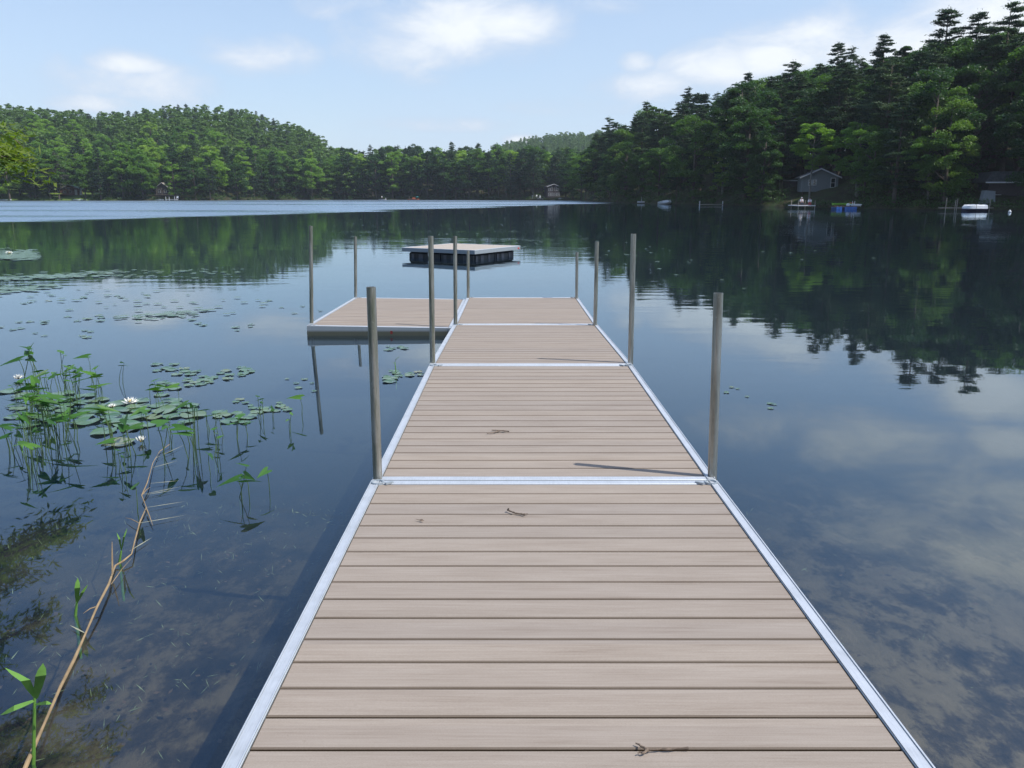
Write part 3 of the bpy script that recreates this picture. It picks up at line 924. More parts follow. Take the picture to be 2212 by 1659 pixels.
# distinctive single trees
SINGLE = [  # x, y tip, s behind shore, proto, fat, tilt, label, category
    (2005, 296, 3, 'hs1', 1.25, (0, -.12), 'pale green spreading tree with bare leaning trunk on the right shore', 'tree'),
    (1748, 272, 3.5, 'hs0', 1.2, (0, 0), 'slender pale-leaved tree in front of the grey gabled cottage', 'tree'),
    (1850, 268, 8, 'bnb1', 1.1, (0, 0), 'light green rounded tree right of the grey gabled cottage', 'tree'),
    (1655, 500, 2.5, 'bnb0', 1.0, (0, 0), None, 'tree'),
    (1560, 250, 12, 'bnb2', .9, (0, 0), 'sunlit yellow-green tree on the right hill above the small low dock', 'tree'),
    (310, 335, 3, 'bf2', 1.2, (0, 0), 'bright green maple at the water just left of the dark boathouse', 'tree'),
    (243, 330, 8, 'bf0', .9, (0, 0), 'bright yellow-green tree midway between the two far left cottages', 'tree'),
    (128, 330, 3, 'pfg', 1.15, (0, 0), 'grey half-dead pine on the lawn left of the brown cottage', 'pine tree'),
    (185, 340, 5, 'bf4', .9, (0, 0), 'sunlit maple hanging over the brown cottage', 'tree'),
]
for x, yt, s, key, fat, tilt, lab, cat in SINGLE:
    if lab is None:
        continue
    Y = float(shoreY(x)) + s
    X = X_of(x, Y)
    gz = float(ground_z(X, Y))
    h = (HORIZ - yt) / 1834.0 * Y + CAM_H - gz
    place_tree(key, (X, Y, gz), h, random.uniform(0, 6.28), lab, cat, fat=fat, tilt=tilt)
for px, s_, h_, key, lab in ((1722, 50, 15, 'bn0', 'leafy tree high on the slope left of the slender tree above the cottage'), (1748, 54, 15, 'bn4', 'leafy tree high on the slope straight above the shed roof'),
                             (1776, 50, 15, 'bn1', 'leafy tree high on the slope straight above the cottage gable'), (1806, 54, 16, 'bn3', 'leafy tree high on the slope right of the cottage gable'), (1754, 28, 17, 'bn2', 'leafy tree between the shed and the grey cottage, one row back'), (1738, 23, 14, 'bn1', 'leafy tree directly behind the shed roof left of the grey cottage'), (1768, 24, 15, 'bn3', 'leafy tree directly behind the grey gabled cottage'),
                             (1800, 23, 16, 'pn1', 'pine directly behind the right corner of the grey cottage'), (1752, 34, 17, 'pn3', 'pine two rows behind the grey gabled cottage'), (1786, 36, 16, 'bn5', 'broad tree two rows behind the grey gabled cottage')):
    Y = float(shoreY(px)) + s_
    X = X_of(px, Y)
    place_tree(key, (X, Y, float(ground_z(X, Y))), h_, px * .7, lab, 'pine tree' if key[0] == 'p' else 'tree', 'forest trees on the dark right shore', fat=1.2)
Y = float(shoreY(1630)) + 3; X = X_of(1640, Y)
place_tree('bnb0', (X, Y, float(ground_z(X, Y))), 6.2, 1.0, 'small bright green tree low at the water left of the grey cottage', 'tree', fat=1.3)

cand.sort(key=lambda c: c[1])
buf = np.full(2900, 470.0)       # canopy height already reached per photo column (offset 300)
kept = []
for px, Y, h, k, zone in cand:
    sY = Y - float(shoreY(px))
    if any(a < px < b and sY < m for a, b, m in CLEAR):
        continue
    X = X_of(px, Y)
    gz = float(ground_z(X, Y))
    lim = float(np.interp(px, sk_x, sk_y)) + random.uniform(-7, 12)
    hmax = (HORIZ - lim) / 1834.0 * Y + CAM_H - gz
    if h > hmax:
        h = hmax
    if h < 5.5:
        continue
    ty = top_px_y(gz + h, Y)
    half = 4.0 / Y * 1834.0
    a, b = int(px - half * .8) + 300, int(px + half * .8) + 300
    a, b = max(a, 0), min(b, len(buf) - 1)
    if b <= a:
        continue
    seg = buf[a:b]
    if zone == 'right':
        margin = 10
    else:
        margin = 6
    if not (ty < seg.max() - margin):
        continue
    c = ty + .14 * h / Y * 1834.0
    m = max(1, (b - a) // 6)
    buf[a + m:b - m] = np.minimum(buf[a + m:b - m], c)
    kept.append([px, Y, X, gz, h, k, zone, sY])

# individuals: what shows largest, at most about 285 of each kind; the rest is one far wood
for k in ('b', 'p'):
    ks = sorted([t for t in kept if t[5] == k], key=lambda t: -t[4] / t[1])
    for i, t in enumerate(ks):
        t.append(i < 255)
LAND = [(-400, 60, 'at the far left end of the lake'), (60, 150, 'left of the brown cottage'), (150, 250, 'right of the brown cottage'), (250, 345, 'left of the dark boathouse'),
        (345, 480, 'right of the dark boathouse'), (480, 640, 'below the falling end of the left ridge'), (640, 810, 'left of the standing angler'), (810, 960, 'behind the angler and the orange boat'),
        (960, 1160, 'right of the orange boat'), (1160, 1285, 'around the two-storey cabin in the far corner'), (1285, 1400, 'at the dark tip of the right shore'),
        (1400, 1500, 'behind the tilted white boat'), (1500, 1640, 'behind the small low dock'), (1640, 1800, 'around the grey gabled cottage'), (1800, 1960, 'behind the blue-drum raft'),
        (1960, 2080, 'near the pale leaning tree'), (2080, 2600, 'behind the covered white boat')]
merged_parts = []
rows = {}
for t in sorted(kept, key=lambda t: t[0]):
    px, Y, X, gz, h, k, zone, sY, ind = t
    land = next(l for a, b, l in LAND if a <= px < b)
    rz = random.uniform(0, 6.28)
    if not ind:
        key = random.choice(['pt0', 'pt1', 'pt2'] if k == 'p' else ['bt0', 'bt1', 'bt2', 'bt3'])
        v, f = PROTO[key]['arr']
        s = h / PROTO[key]['h']
        c, s_ = math.cos(rz), math.sin(rz)
        R = np.array([[c, -s_, 0], [s_, c, 0], [0, 0, 1]])
        merged_parts.append((v @ R.T * s + np.array([X, Y, gz]), f))
        continue
    if zone == 'right':
        key = random.choice(['pn0', 'pn1', 'pn2', 'pn3', 'pn4'] if k == 'p' else ['bn0', 'bn1', 'bn2', 'bn3', 'bn4', 'bn5'])
    elif k == 'p':
        key = random.choice(['pf0', 'pf1', 'pf2', 'pf3'])
    else:
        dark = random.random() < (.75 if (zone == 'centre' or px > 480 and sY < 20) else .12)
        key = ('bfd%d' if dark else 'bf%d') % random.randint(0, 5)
    band = 'front' if sY < 12 else ('mid' if sY < 60 else 'high')
    rk = (land, band, k)
    rows[rk] = rows.get(rk, 0) + 1
    nm = 'pine' if k == 'p' else 'leafy tree'
    where = {'front': 'on the waterline', 'mid': 'in the second rows', 'high': 'high on the slope'}[band]
    lab = '%s %s %s, %s from its left' % (nm, where, land, ORD[min(rows[rk] - 1, 19)])
    lab = ' '.join(lab.split()[:16])
    grp = {'left': 'forest trees on the left shore and hill', 'centre': 'forest trees on the far middle shore', 'right': 'forest trees on the dark right shore'}[zone]
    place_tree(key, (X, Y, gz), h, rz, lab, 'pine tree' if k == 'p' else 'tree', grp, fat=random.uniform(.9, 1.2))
print('TREES kept', len(kept), 'b', sum(1 for t in kept if t[5] == 'b'), 'p', sum(1 for t in kept if t[5] == 'p'), 'merged', len(merged_parts))

# far wooded ridge in the gap and whatever is left of the far canopy: one wood nobody could count
for _ in range(760):
    px = random.uniform(1070, 1400)
    r = random.uniform(640, 1080)
    X = X_of(px, r)
    gz = float(ground_z(X, r))
    key = random.choice(['pt0', 'pt1', 'bt0', 'bt1', 'bt2', 'bt3'])
    v, f = PROTO[key]['arr']
    s = random.uniform(11, 16) / PROTO[key]['h']
    merged_parts.append((v * s + np.array([X, r, gz]), f))
mv, mf = merge(merged_parts)
wood = link_mesh('far_forest', mesh_np('far_forest', mv, mf), foliage_mat('far_wood_leaf', [(0, (.045, .095, .035)), (.5, (.085, .165, .045)), (1, (.16, .25, .06))], scale=.05))
tag(wood, 'continuous wooded ridge far beyond the corner of the lake', 'forest', kind='stuff')


# shrubs and saplings crowding the water's edge
def undergrowth():
    parts = []
    rng = np.random.default_rng(5)
    px = -150.0
    while px < 2330:
        Ys = float(shoreY(px))
        near = Ys < 240
        for s in (0.6, 2.2, 5.0, 9.0):
            Y = Ys * math.sqrt(1) + s + rng.uniform(-.5, .9)
            if 5 < px < 190 and s > .7:
                continue
            if any(a < px < b for a, b, m in CLEAR[1:]) and s > 1.2:
                continue
            if rng.uniform() < (.25 if not near else .15):
                continue
            X = X_of(px, Y)
            phi = math.degrees(math.atan2(X, Y))
            # sit on the bank as the terrain really has it
            rr = math.hypot(X, Y); Sr = float(shore_r(phi)) + s
            X, Y = X * Sr / rr, Y * Sr / rr
            gz = float(ground_z(X, Y))
            hh = rng.uniform(.5, 1.7) * (1 + .35 * s / 2) * (.45 if 5 < px < 190 else 1)
            n = 130 if near else 60
            g = rng.normal(size=(n, 3)); g /= np.linalg.norm(g, axis=1)[:, None]; g *= (rng.uniform(0, 1, n) ** .4)[:, None]
            w = hh * rng.uniform(.8, 1.5)
            p = np.array([X, Y, gz + hh * .45]) + g * np.array([w, w * .8, hh * .55])
            p[:, 2] = np.maximum(p[:, 2], .05)
            parts.append(leaves(p, .26 if near else .55, .6, up=.5, rng=rng))
        px += (1.5 if near else 2.4) / Ys * 1834.0
    v, f = merge(parts)
    tag(link_mesh('undergrowth', mesh_np('undergrowth', v, f), M['undergrowth']), 'tangled green bushes and saplings along the water line', 'undergrowth', kind='stuff')


undergrowth()


# ------------------------------------------------------------------ overhanging tree close on the left
def near_tree():
    rng = np.random.default_rng(77)
    root = empty('overhanging_tree', (-8.6, 8.6, 0.3), 0, 'leafy branch tips of a shore tree hanging into the left edge', 'tree')
    tb = MB()
    O = Vector((8.6, -8.6, -.3))
    tb.tube([(0, 0, -.6), (0, 0, 0), (.3, .1, 3), (.1, .3, 6.5), (0, 0, 10.5)], [.26, .2, .17, .12, .04], n=10)
    tips = []
    # boughs aimed at where the photo (and the mirror image in the water) shows foliage: world end points
    ends = [(-5.3, 9.0, 2.1), (-5.6, 9.6, 2.35), (-5.9, 8.9, 2.5), (-6.0, 8.6, 3.2), (-6.2, 9.8, 3.7), (-5.3, 8.3, 4.7), (-5.0, 9.2, 5.2), (-4.7, 8.0, 5.9), (-6.6, 10.3, 3.1), (-5.7, 9.0, 2.2), (-5.9, 8.2, 2.5),
            (-6.1, 10.8, 5.4), (-5.2, 7.2, 4.6), (-6.0, 6.8, 3.1), (-6.3, 10.5, 6.5), (-5.2, 8.6, 7.2), (-6.2, 7.4, 8.0), (-7.4, 6.2, 4.0), (-7.6, 10.8, 4.0), (-8.6, 6.0, 5.5), (-10.5, 7.5, 4.5), (-10.8, 9.5, 6.0),
            (-9.0, 11.2, 6.2), (-7.8, 8.4, 9.6), (-9.3, 9.2, 8.8), (-6.5, 9.2, 5.4), (-6.6, 8.4, 3.3), (-6.8, 9.6, 4.2), (-7.2, 9.2, 7.3), (-6.9, 7.6, 6.0)]
    parts = []
    for e in ends:
        e = Vector(e) + O
        z0 = max(1.8, min(9.0, e.z * .72 + .4))
        st = Vector((.2, .2, z0))
        mid = st.lerp(e, .55) + Vector((0, 0, .45))
        pre = st.lerp(e, .85) + Vector((0, 0, .22))
        tb.tube([st, mid, pre, e], [.07, .04, .022, .008], n=6)
        # side twigs with drooping sprays of leaflets
        for q in range(17):
            t = rng.uniform(.32, 1.0)
            base = (st.lerp(mid, t / .55) if t < .55 else mid.lerp(e, (t - .55) / .45))
            dirv = (e - st).normalized()
            sd = Vector((-dirv.y, dirv.x, 0)) * rng.choice([-1, 1]) + dirv * rng.uniform(.3, 1.0) + Vector((0, 0, rng.uniform(-.55, .15)))
            L = rng.uniform(.4, .85) * (1.15 - .55 * t)
            tip = base + sd.normalized() * L
            tb.tube([base, (base + tip) / 2 + Vector((0, 0, .04)), tip], [.009, .006, .003], n=3, cap=False)
            n = 70
            u = rng.uniform(.1, 1.08, n)[:, None]
            p = np.array(base) * (1 - u) + np.array(tip) * u
            p[:, 2] += (.12 * np.sin(u[:, 0] * 3.1)) - .10 * u[:, 0]
            p += rng.normal(size=(n, 3)) * np.array([.085, .085, .05])
            ax = np.tile(np.array([[sd.x, sd.y, -.35]]), (n, 1)) + rng.normal(size=(n, 3)) * .5
            parts.append(leaves(p, .125, .20, up=.4, rng=rng, axis=ax))
    tb.build('trunk', M['bark'], root, smooth=True)
    v, f = merge(parts)
    link_mesh('crown', mesh_np('crown', v, f), M['leaf_near'], root)


near_tree()

# ------------------------------------------------------------------ the dock
DX0, DX1 = 0.17 - .915, 0.17 + .915
JY = [-2.05, 1.0, 4.17, 7.33, 10.43, 13.62]
JZ = [.33, .305, .253, .240, .135, .098]
PITCH = .1478


def dock_section(x0, x1, y0, y1, z0, z1, label, zl=0.0, zr=0.0, posts=('fl', 'fr')):
    """origin at the near left corner, tilted to follow the fall of the dock"""
    L = math.hypot(y1 - y0, z1 - z0)
    W = x1 - x0
    root = empty('dock_section', (x0, y0, z0), 0, label, 'dock section', 'aluminium dock sections with grey-brown boards')
    root.rotation_euler = (math.atan2(z1 - z0, y1 - y0), -math.atan2(zr - zl, W), 0)
    fw, fh, g = .046, .155, .004
    fr = MB()
    fr.box((fw / 2, L / 2, -fh / 2), (fw, L - 2 * g, fh), bev=.004)
    fr.box((W - fw / 2, L / 2, -fh / 2), (fw, L - 2 * g, fh), bev=.004)
    for yy in (g + .030, L - g - .030):
        fr.box((W / 2, yy, -fh / 2), (W - 2 * fw - .001, .052, fh), bev=.004)
    for k in range(1, 5):
        fr.box((W / 2, L * k / 5, -.095), (W - 2 * fw - .002, .04, .09))
    # thin raised lips of the extrusion
    for xx in (.004, fw - .004, W - .004, W - fw + .004):
        fr.box((xx, L / 2, .0015), (.005, L - .03, .004))
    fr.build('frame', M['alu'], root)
    db = MB()
    ya, yb = g + .0575, L - g - .0575
    n = int(round((yb - ya) / PITCH))
    p = (yb - ya) / n
    gap = .0085
    for k in range(n):
        c = ya + (k + .5) * p
        gg = gap * random.choice([1, 1, 1, 1.15, .9, .6])
        db.box((W / 2, c, -.0155 + random.uniform(-.0004, .0004)), (W - 2 * fw - .003, p - gg, .024), bev=.0042)
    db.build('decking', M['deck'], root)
    # corner pockets that hold the pipes
    for code in posts:
        xx = .040 if code[1] == 'l' else W - .040
        yy = L - .045 if code[0] == 'f' else .045
        mb = MB()
        n_ = 16
        for k in range(n_):
            a0, a1 = 2 * math.pi * k / n_, 2 * math.pi * (k + 1) / n_
            ri, ro = .0265, .034
            vs = []
            for r in (ri, ro):
                for a in (a0, a1):
                    for z in (-.12, .008):
                        vs.append((xx + r * math.cos(a), yy + r * math.sin(a), z))
            mb.add(vs, [(1, 3, 7, 5), (0, 1, 5, 4)[::-1], (4, 5, 7, 6), (0, 2, 3, 1)])
        sx = 1 if code[1] == 'l' else -1
        mb.box((xx + sx * .062, yy - .012, .004), (.045, .018, .010), rz=sx * .7)
        mb.build('pipe_bracket', M['alu_dull'], root)
    return root


NAMES = ['near dock section under the photographer, mostly below the frame', 'largest dock section in front, with the two twigs and long boards', 'second dock section, with the pipe shadow and a small forked twig',
         'third dock section, halfway out, without any neighbour beside it', 'end dock section beside the side platform, farthest out on the lake']
for i in range(5):
    dock_section(DX0, DX1, JY[i], JY[i + 1], JZ[i], JZ[i + 1], NAMES[i])
SX1 = DX0 - .012
dock_section(SX1 - 1.83, SX1, 10.34, 13.62, .130, .098, 'side platform attached left of the end dock section, its front face showing', zl=.028, zr=0.0, posts=('nl', 'fl'))
# small red maker's plate without lettering on the front rail of the side platform
for (bx, by, bz) in [(-1.52, 10.325, .045)]:
    tag(MB().box((bx, by, bz), (.028, .004, .040), bev=.001).build('sticker', M['dark_red']), 'small red sticker on the front rail of the side platform', 'sticker')


def pipe(base_px, top_px, z, label, below=1.0):
    b = on_plane(base_px[0], base_px[1], z)
    t = at_y(top_px[0], top_px[1], b.y)
    d = (t - b).normalized()
    L = (t - b).length
    root_me = MB()
    n, ro, ri = 20, .0241, .0200
    segs = [-below, 0, L * .33, L * .66, L]
    vs, fs = [], []
    for z_ in segs:
        for k in range(n):
            a = 2 * math.pi * k / n
            vs.append((ro * math.cos(a), ro * math.sin(a), z_))
    top_in = len(vs)
    for z_ in (L, L - .35):
        for k in range(n):
            a = 2 * math.pi * k / n
            vs.append((ri * math.cos(a), ri * math.sin(a), z_))
    for s in range(len(segs) - 1):
        for k in range(n):
            a, e = s * n + k, s * n + (k + 1) % n
            fs.append((a, e, e + n, a + n))
    o = (len(segs) - 1) * n
    for k in range(n):
        k2 = (k + 1) % n
        fs.append((o + k, o + k2, top_in + k2, top_in + k))
        fs.append((top_in + k, top_in + k2, top_in + n + k2, top_in + n + k))
    root_me.add(vs, fs)
    ob = root_me.build('dock_pipe', M['pipe'], None, smooth=True)
    ob.location = b
    ob.rotation_euler = d.to_track_quat('Z', 'Y').to_euler()
    tag(ob, label, 'dock post', 'steel dock pipes')
    return ob


pipe((816, 1034), (801.5, 620), .25, 'nearest pipe on the left edge, thick and streaked with green')
pipe((1538.5, 1029), (1552, 633), .25, 'nearest pipe on the right edge, casting a shadow on the boards')
pipe((934.6, 783), (930.5, 510), .24, 'second pipe along the left edge of the dock')
pipe((1362, 782), (1368.5, 505), .24, 'second pipe along the right edge of the dock')
pipe((984, 701), (983, 510), .135, 'pipe where the side platform meets the dock, near corner')
pipe((1285.5, 703), (1289.6, 522), .135, 'third pipe along the right edge of the dock')
pipe((1011.3, 643), (1011.3, 541), .10, 'short-looking pipe at the far left corner of the end section')
pipe((1245.5, 645), (1246.4, 545), .10, 'short-looking pipe at the far right corner of the end section')
pipe((673, 693.8), (671.3, 488), .155, 'pipe at the near outer corner of the side platform, long reflection below')
pipe((768.3, 638.5), (767.5, 511), .125, 'pipe at the far outer corner of the side platform')


def twig(name, pts_list, label, r=.006):
    mb = MB()
    for pts in pts_list:
        P = [Vector(p) for p in pts]
        fine = []
        for a, b in zip(P[:-1], P[1:]):
            for k in range(4):
                q = a.lerp(b, k / 4)
                fine.append(q + Vector((random.uniform(-1, 1), random.uniform(-1, 1), 0)) * .0025)
        fine.append(P[-1])
        mb.tube(fine, [r * (1 - .5 * i / len(fine)) * random.uniform(.8, 1.25) for i in range(len(fine))], n=6)
    o = mb.build(name, M['twig'], None, smooth=True)
    tag(o, label, 'twig', 'twigs lying on the dock boards')


def dk(x, y, h=.006):
    z = .28
    for _ in range(4):
        p = on_plane(x, y, z)
        z = float(np.interp(p.y, JY, JZ)) + h
    return on_plane(x, y, z)


twig('twig', [[dk(1486, 1616), dk(1440, 1618), dk(1402, 1620)], [dk(1402, 1620), dk(1388, 1613), dk(1373, 1605)], [dk(1402, 1620), dk(1390, 1625), dk(1378, 1627)]], 'forked twig on the board nearest the bottom of the picture', .0036)
twig('twig', [[dk(1097, 1102, .008), dk(1112, 1108), dk(1126, 1110), dk(1140, 1110)], [dk(1126, 1110), dk(1134, 1113)], [dk(1097, 1102), dk(1099, 1098, .02)]], 'stubby curved twig just this side of the first white cross bar', .0042)
twig('twig', [[dk(1100, 932), dk(1080, 930), dk(1062, 929)], [dk(1080, 930), dk(1068, 934), dk(1052, 936)]], 'thin forked twig on the second section of boards', .0045)
lf = MB()
lf.add([tuple(dk(903, 1123)), tuple(dk(912, 1121, .010)), tuple(dk(917, 1125)), tuple(dk(910, 1126, .004))], [(0, 1, 2, 3)])
lf.tube([dk(898, 1121), dk(906, 1123.5)], [.001, .002], n=4)
tag(lf.build('seed_husk', M['twig']), 'tiny brown seed husk on the boards left of the curved twig', 'seed husk')


# ------------------------------------------------------------------ swim raft
def swim_raft():
    root = empty('swim_raft', (-1.46, 24.55, 0), math.radians(-30.5), 'square swimming raft with tan deck on black floats beyond the dock', 'raft')
    a, t, fh = 2.50, .285, .115
    fr = MB()
    for s in (-1, 1):
        fr.box((s * (a / 2 - .03), 0, t - fh / 2), (.06, a, fh), bev=.006)
        fr.box((0, s * (a / 2 - .03), t - fh / 2), (a - .121, .06, fh), bev=.006)
    fr.build('frame', M['alu'], root)
    db = MB()
    n = 16
    p = (a - .13) / n
    for k in range(n):
        db.box((0, -a / 2 + .065 + (k + .5) * p, t - .014), (a - .124, p - .006, .024), bev=.003)
    db.build('decking', M['deck_tan'], root)
    for s in (-1, 1):
        for q in (-1, 1):
            f = MB()
            f.box((s * .56, q * .56, .03), (1.08, 1.08, .28), bev=.05)
            f.box((s * .56, q * .56, .03), (1.11, .9, .20), bev=.03)
            fo = f.build('float_drum', M['black_float'], root)
            for yy, w in ((-.40, .10), (-.12, .16), (.26, .10)):
                MB().box((s * .56 + s * .56, q * .56 + yy, .035), (.012, w, .15), bev=.004).build('rib', M['grey_float'], fo)
                MB().box((s * .56 + yy, q * .56 + q * .545, .035), (w, .012, .15), bev=.004).build('rib', M['grey_float'], fo)
    MB().tube([(-.35, -a / 2 + .05, .17), (-.352, -a / 2 + .045, .12), (-.349, -a / 2 + .047, .06)], .008, n=6).build('rope_end', M['white'], root)
    MB().box((a / 2 + .003, a / 2 - .12, t - .07), (.004, .09, .045), bev=.001).build('sticker', M['red'], root)


M['deck_tan'] = simple('tan_decking', (.45, .39, .33), .75, var=.06, scale=5)  # the raft boards' own tan colour
M['grey_float'] = simple('grey_float_rib', (.07, .07, .085), .45, var=.15)
swim_raft()


# ------------------------------------------------------------------ people
def person(root_name, loc, rz, label, pose, shirt, trousers, group=None, hat=None):
    root = empty(root_name, loc, rz, label, 'person', group)
    if pose == 'sit':
        J = {'pelvis': (0, 0, .48), 'chest': (0, .02, .80), 'neck': (0, .0, 1.02), 'head': (0, -.01, 1.16), 'top': (0, 0, 1.25),
             'ls': (-.19, .0, .95), 'le': (-.24, -.05, .68), 'lh': (-.14, -.26, .58), 'rs': (.19, .0, .95), 're': (.24, -.05, .68), 'rh': (.14, -.26, .58),
             'lk': (-.11, -.43, .50), 'lf': (-.11, -.44, .07), 'lt': (-.11, -.60, .04), 'rk': (.11, -.43, .50), 'rf': (.11, -.44, .07), 'rt': (.11, -.60, .04)}
    else:
        J = {'pelvis': (0, 0, .93), 'chest': (0, .0, 1.27), 'neck': (0, .0, 1.49), 'head': (0, -.01, 1.63), 'top': (0, 0, 1.72),
             'ls': (-.19, .0, 1.42), 'le': (-.27, -.04, 1.14), 'lh': (-.18, -.26, 1.10), 'rs': (.19, .0, 1.42), 're': (.28, -.04, 1.14), 'rh': (.16, -.28, 1.15),
             'lk': (-.12, -.02, .50), 'lf': (-.14, .0, .08), 'lt': (-.15, -.16, .04), 'rk': (.12, -.03, .50), 'rf': (.15, .02, .08), 'rt': (.16, -.14, .04)}
    E = [('pelvis', 'chest'), ('chest', 'neck'), ('neck', 'head'), ('head', 'top'), ('chest', 'ls'), ('ls', 'le'), ('le', 'lh'), ('chest', 'rs'), ('rs', 're'), ('re', 'rh'),
         ('pelvis', 'lk'), ('lk', 'lf'), ('lf', 'lt'), ('pelvis', 'rk'), ('rk', 'rf'), ('rf', 'rt')]
    R = {'pelvis': .14, 'chest': .15, 'neck': .055, 'head': .095, 'top': .07, 'ls': .065, 'le': .045, 'lh': .035, 'rs': .065, 're': .045, 'rh': .035,
         'lk': .068, 'lf': .045, 'lt': .035, 'rk': .068, 'rf': .045, 'rt': .035}

    def skin(name, keys, mat, par, grow=0.0):
        ks = [k for k in J if k in keys]
        me = bpy.data.meshes.new(name)
        me.from_pydata([J[k] for k in ks], [(ks.index(a), ks.index(b)) for a, b in E if a in keys and b in keys], [])
        o = bpy.data.objects.new(name, me)
        COL.objects.link(o)
        o.parent = par
        me.materials.append(mat)
        md = o.modifiers.new('skin', 'SKIN')
        for i, k in enumerate(ks):
            sv = me.skin_vertices[0].data[i]
            sv.radius = (R[k] + grow, R[k] + grow)
            sv.use_root = (k == ks[0])
        sb = o.modifiers.new('sub', 'SUBSURF')
        sb.levels = sb.render_levels = 1
        return o
    body = skin('body', set(J), M['skin'], root)
    skin('shirt', {'pelvis', 'chest', 'ls', 'rs', 'le', 're'}, shirt, root, .018)
    skin('trousers', {'pelvis', 'lk', 'rk', 'lf', 'rf'}, trousers, root, .02)
    h = Vector(J['head'])
    hb = MB().ball(h + Vector((0, .025, .05)), (.105, .115, .09), 12, 8)
    hb.build('hair', M['cloth_dark'] if hat is None else hat, root, smooth=True)
    # hands: palm with fingers and thumb
    hd = MB()
    for k in ('lh', 'rh'):
        p = Vector(J[k]); sx = -1 if k == 'lh' else 1
        for q in range(4):
            b0 = p + Vector((sx * (-.03 + .02 * q), -.03, 0))
            hd.tube([b0, b0 + Vector((0, -.045, -.008)), b0 + Vector((0, -.055 - .008 * (q % 2), -.045))], [.009, .0085, .007], n=5)
        b0 = p + Vector((-sx * .035, -.01, 0))
        hd.tube([b0, b0 + Vector((-sx * .03, -.03, -.01))], [.011, .008], n=5)
    hd.build('fingers', M['skin'], root, smooth=True)
    face = MB()
    for sx in (-1, 1):
        face.ball(h + Vector((sx * .033, -.098, .01)), .011, 6, 4)
    face.box(h + Vector((0, -.102, -.05)), (.04, .01, .008))
    face.build('eyes', M['cloth_dark'], root)
    return root


def boat_hull(L, W, H, mat, par, name='hull', taper=.5, z0=0.0, n=9):
    """open boat shell, bow towards +x"""
    mb = MB()
    sec = []
    for i in range(n):
        u = i / (n - 1)
        x = -L / 2 + L * u
        w = W / 2 * (1 - max(0, (u - .45) / .55) ** 2 * (1 - .04)) * (.86 + .14 * min(1, u * 4))
        k = max(.03, w)
        rise = .22 * H * max(0, (u - .5) / .5) ** 2
        sec.append([(x, -k, z0 + H + rise), (x, -k * .86, z0 + H * .35 + rise), (x, -k * .45, z0 + rise * .8), (x, k * .45, z0 + rise * .8), (x, k * .86, z0 + H * .35 + rise), (x, k, z0 + H + rise),
                    (x, k * .90, z0 + H + rise), (x, k * .72, z0 + H * .42 + rise), (x, -k * .72, z0 + H * .42 + rise), (x, -k * .90, z0 + H + rise)])
    vs = [p for s in sec for p in s]
    fs = []
    m = len(sec[0])
    for i in range(n - 1):
        for k in range(m):
            a, e = i * m + k, i * m + (k + 1) % m
            fs.append((a, e, e + m, a + m))
    fs.append(tuple(range(m)))
    fs.append(tuple((n - 1) * m + k for k in range(m))[::-1])
    mb.add(vs, fs)
    return mb.build(name, mat, par)


# angler in a small flat boat before the far shore
Yb = 392.0
bx = X_of(826, Yb)
r = empty('fishing_boat', (bx, Yb, 0), math.radians(8), 'small pale fishing boat before the far shore carrying a standing angler', 'boat')
boat_hull(3.6, 1.3, .42, M['trim'], r)
MB().box((-.9, 0, .40), (.28, 1.0, .05), bev=.01).box((.5, 0, .40), (.28, 1.0, .05), bev=.01).build('seat', M['wood_grey'], r)
m_ = MB().box((-1.85, 0, .55), (.25, .25, .45), bev=.05); m_.tube([(-1.85, 0, .4), (-1.9, 0, -.3)], .05, n=8)
m_.build('motor', M['cloth_dark'], r)
MB().box((1.5, 0, .75), (.3, .35, .5), bev=.06).build('bow_seat', M['trim'], r)
person('person', (bx - .25, Yb, .20), math.radians(20), 'angler in a white shirt standing up in the small far boat', 'stand', M['cloth_white'], M['cloth_dark'])
# orange craft with a teal parasol at the far bank
Yo = 415.0
ox = X_of(893, Yo)
r = empty('pedal_boat', (ox, Yo, 0), math.radians(4), 'orange boat with a folded teal awning at the far bank', 'boat')
boat_hull(5.6, 1.5, .45, M['orange'], r)
MB().box((.2, 0, .72), (1.5, 1.1, .65), bev=.12).build('cabin', M['orange'], r)
MB().tube([(-1.9, 0, .4), (-1.9, 0, 1.9)], .05, n=6).build('mast', M['wood_grey'], r)
aw = MB()
for k in range(7):
    a = 2 * math.pi * k / 7
    aw.add([(1.9, 0, 1.75), (1.9 + .9 * math.cos(a), .9 * math.sin(a), 1.35), (1.9 + .9 * math.cos(a + .9), .9 * math.sin(a + .9), 1.35), (1.9, 0, 1.66)], [(0, 1, 2), (3, 2, 1)])
aw.build('awning', M['teal'], r)


# ------------------------------------------------------------------ cottages
def window(par, x, y, z, w, h, cross=True):
    """window in the wall facing -y"""
    fr = MB()
    t = .09
    fr.box((x, y, z - h / 2 - t / 2), (w + 2 * t, .10, t)).box((x, y, z + h / 2 + t / 2), (w + 2 * t, .10, t))
    fr.box((x - w / 2 - t / 2, y, z), (t, .098, h)).box((x + w / 2 + t / 2, y, z), (t, .098, h))
    if cross:
        fr.box((x, y - .004, z), (w, .05, .06))
    f = fr.build('window', M['trim'], par)
    MB().box((x, y + .02, z), (w, .03, h)).build('pane', M['pane'], f)
    return f


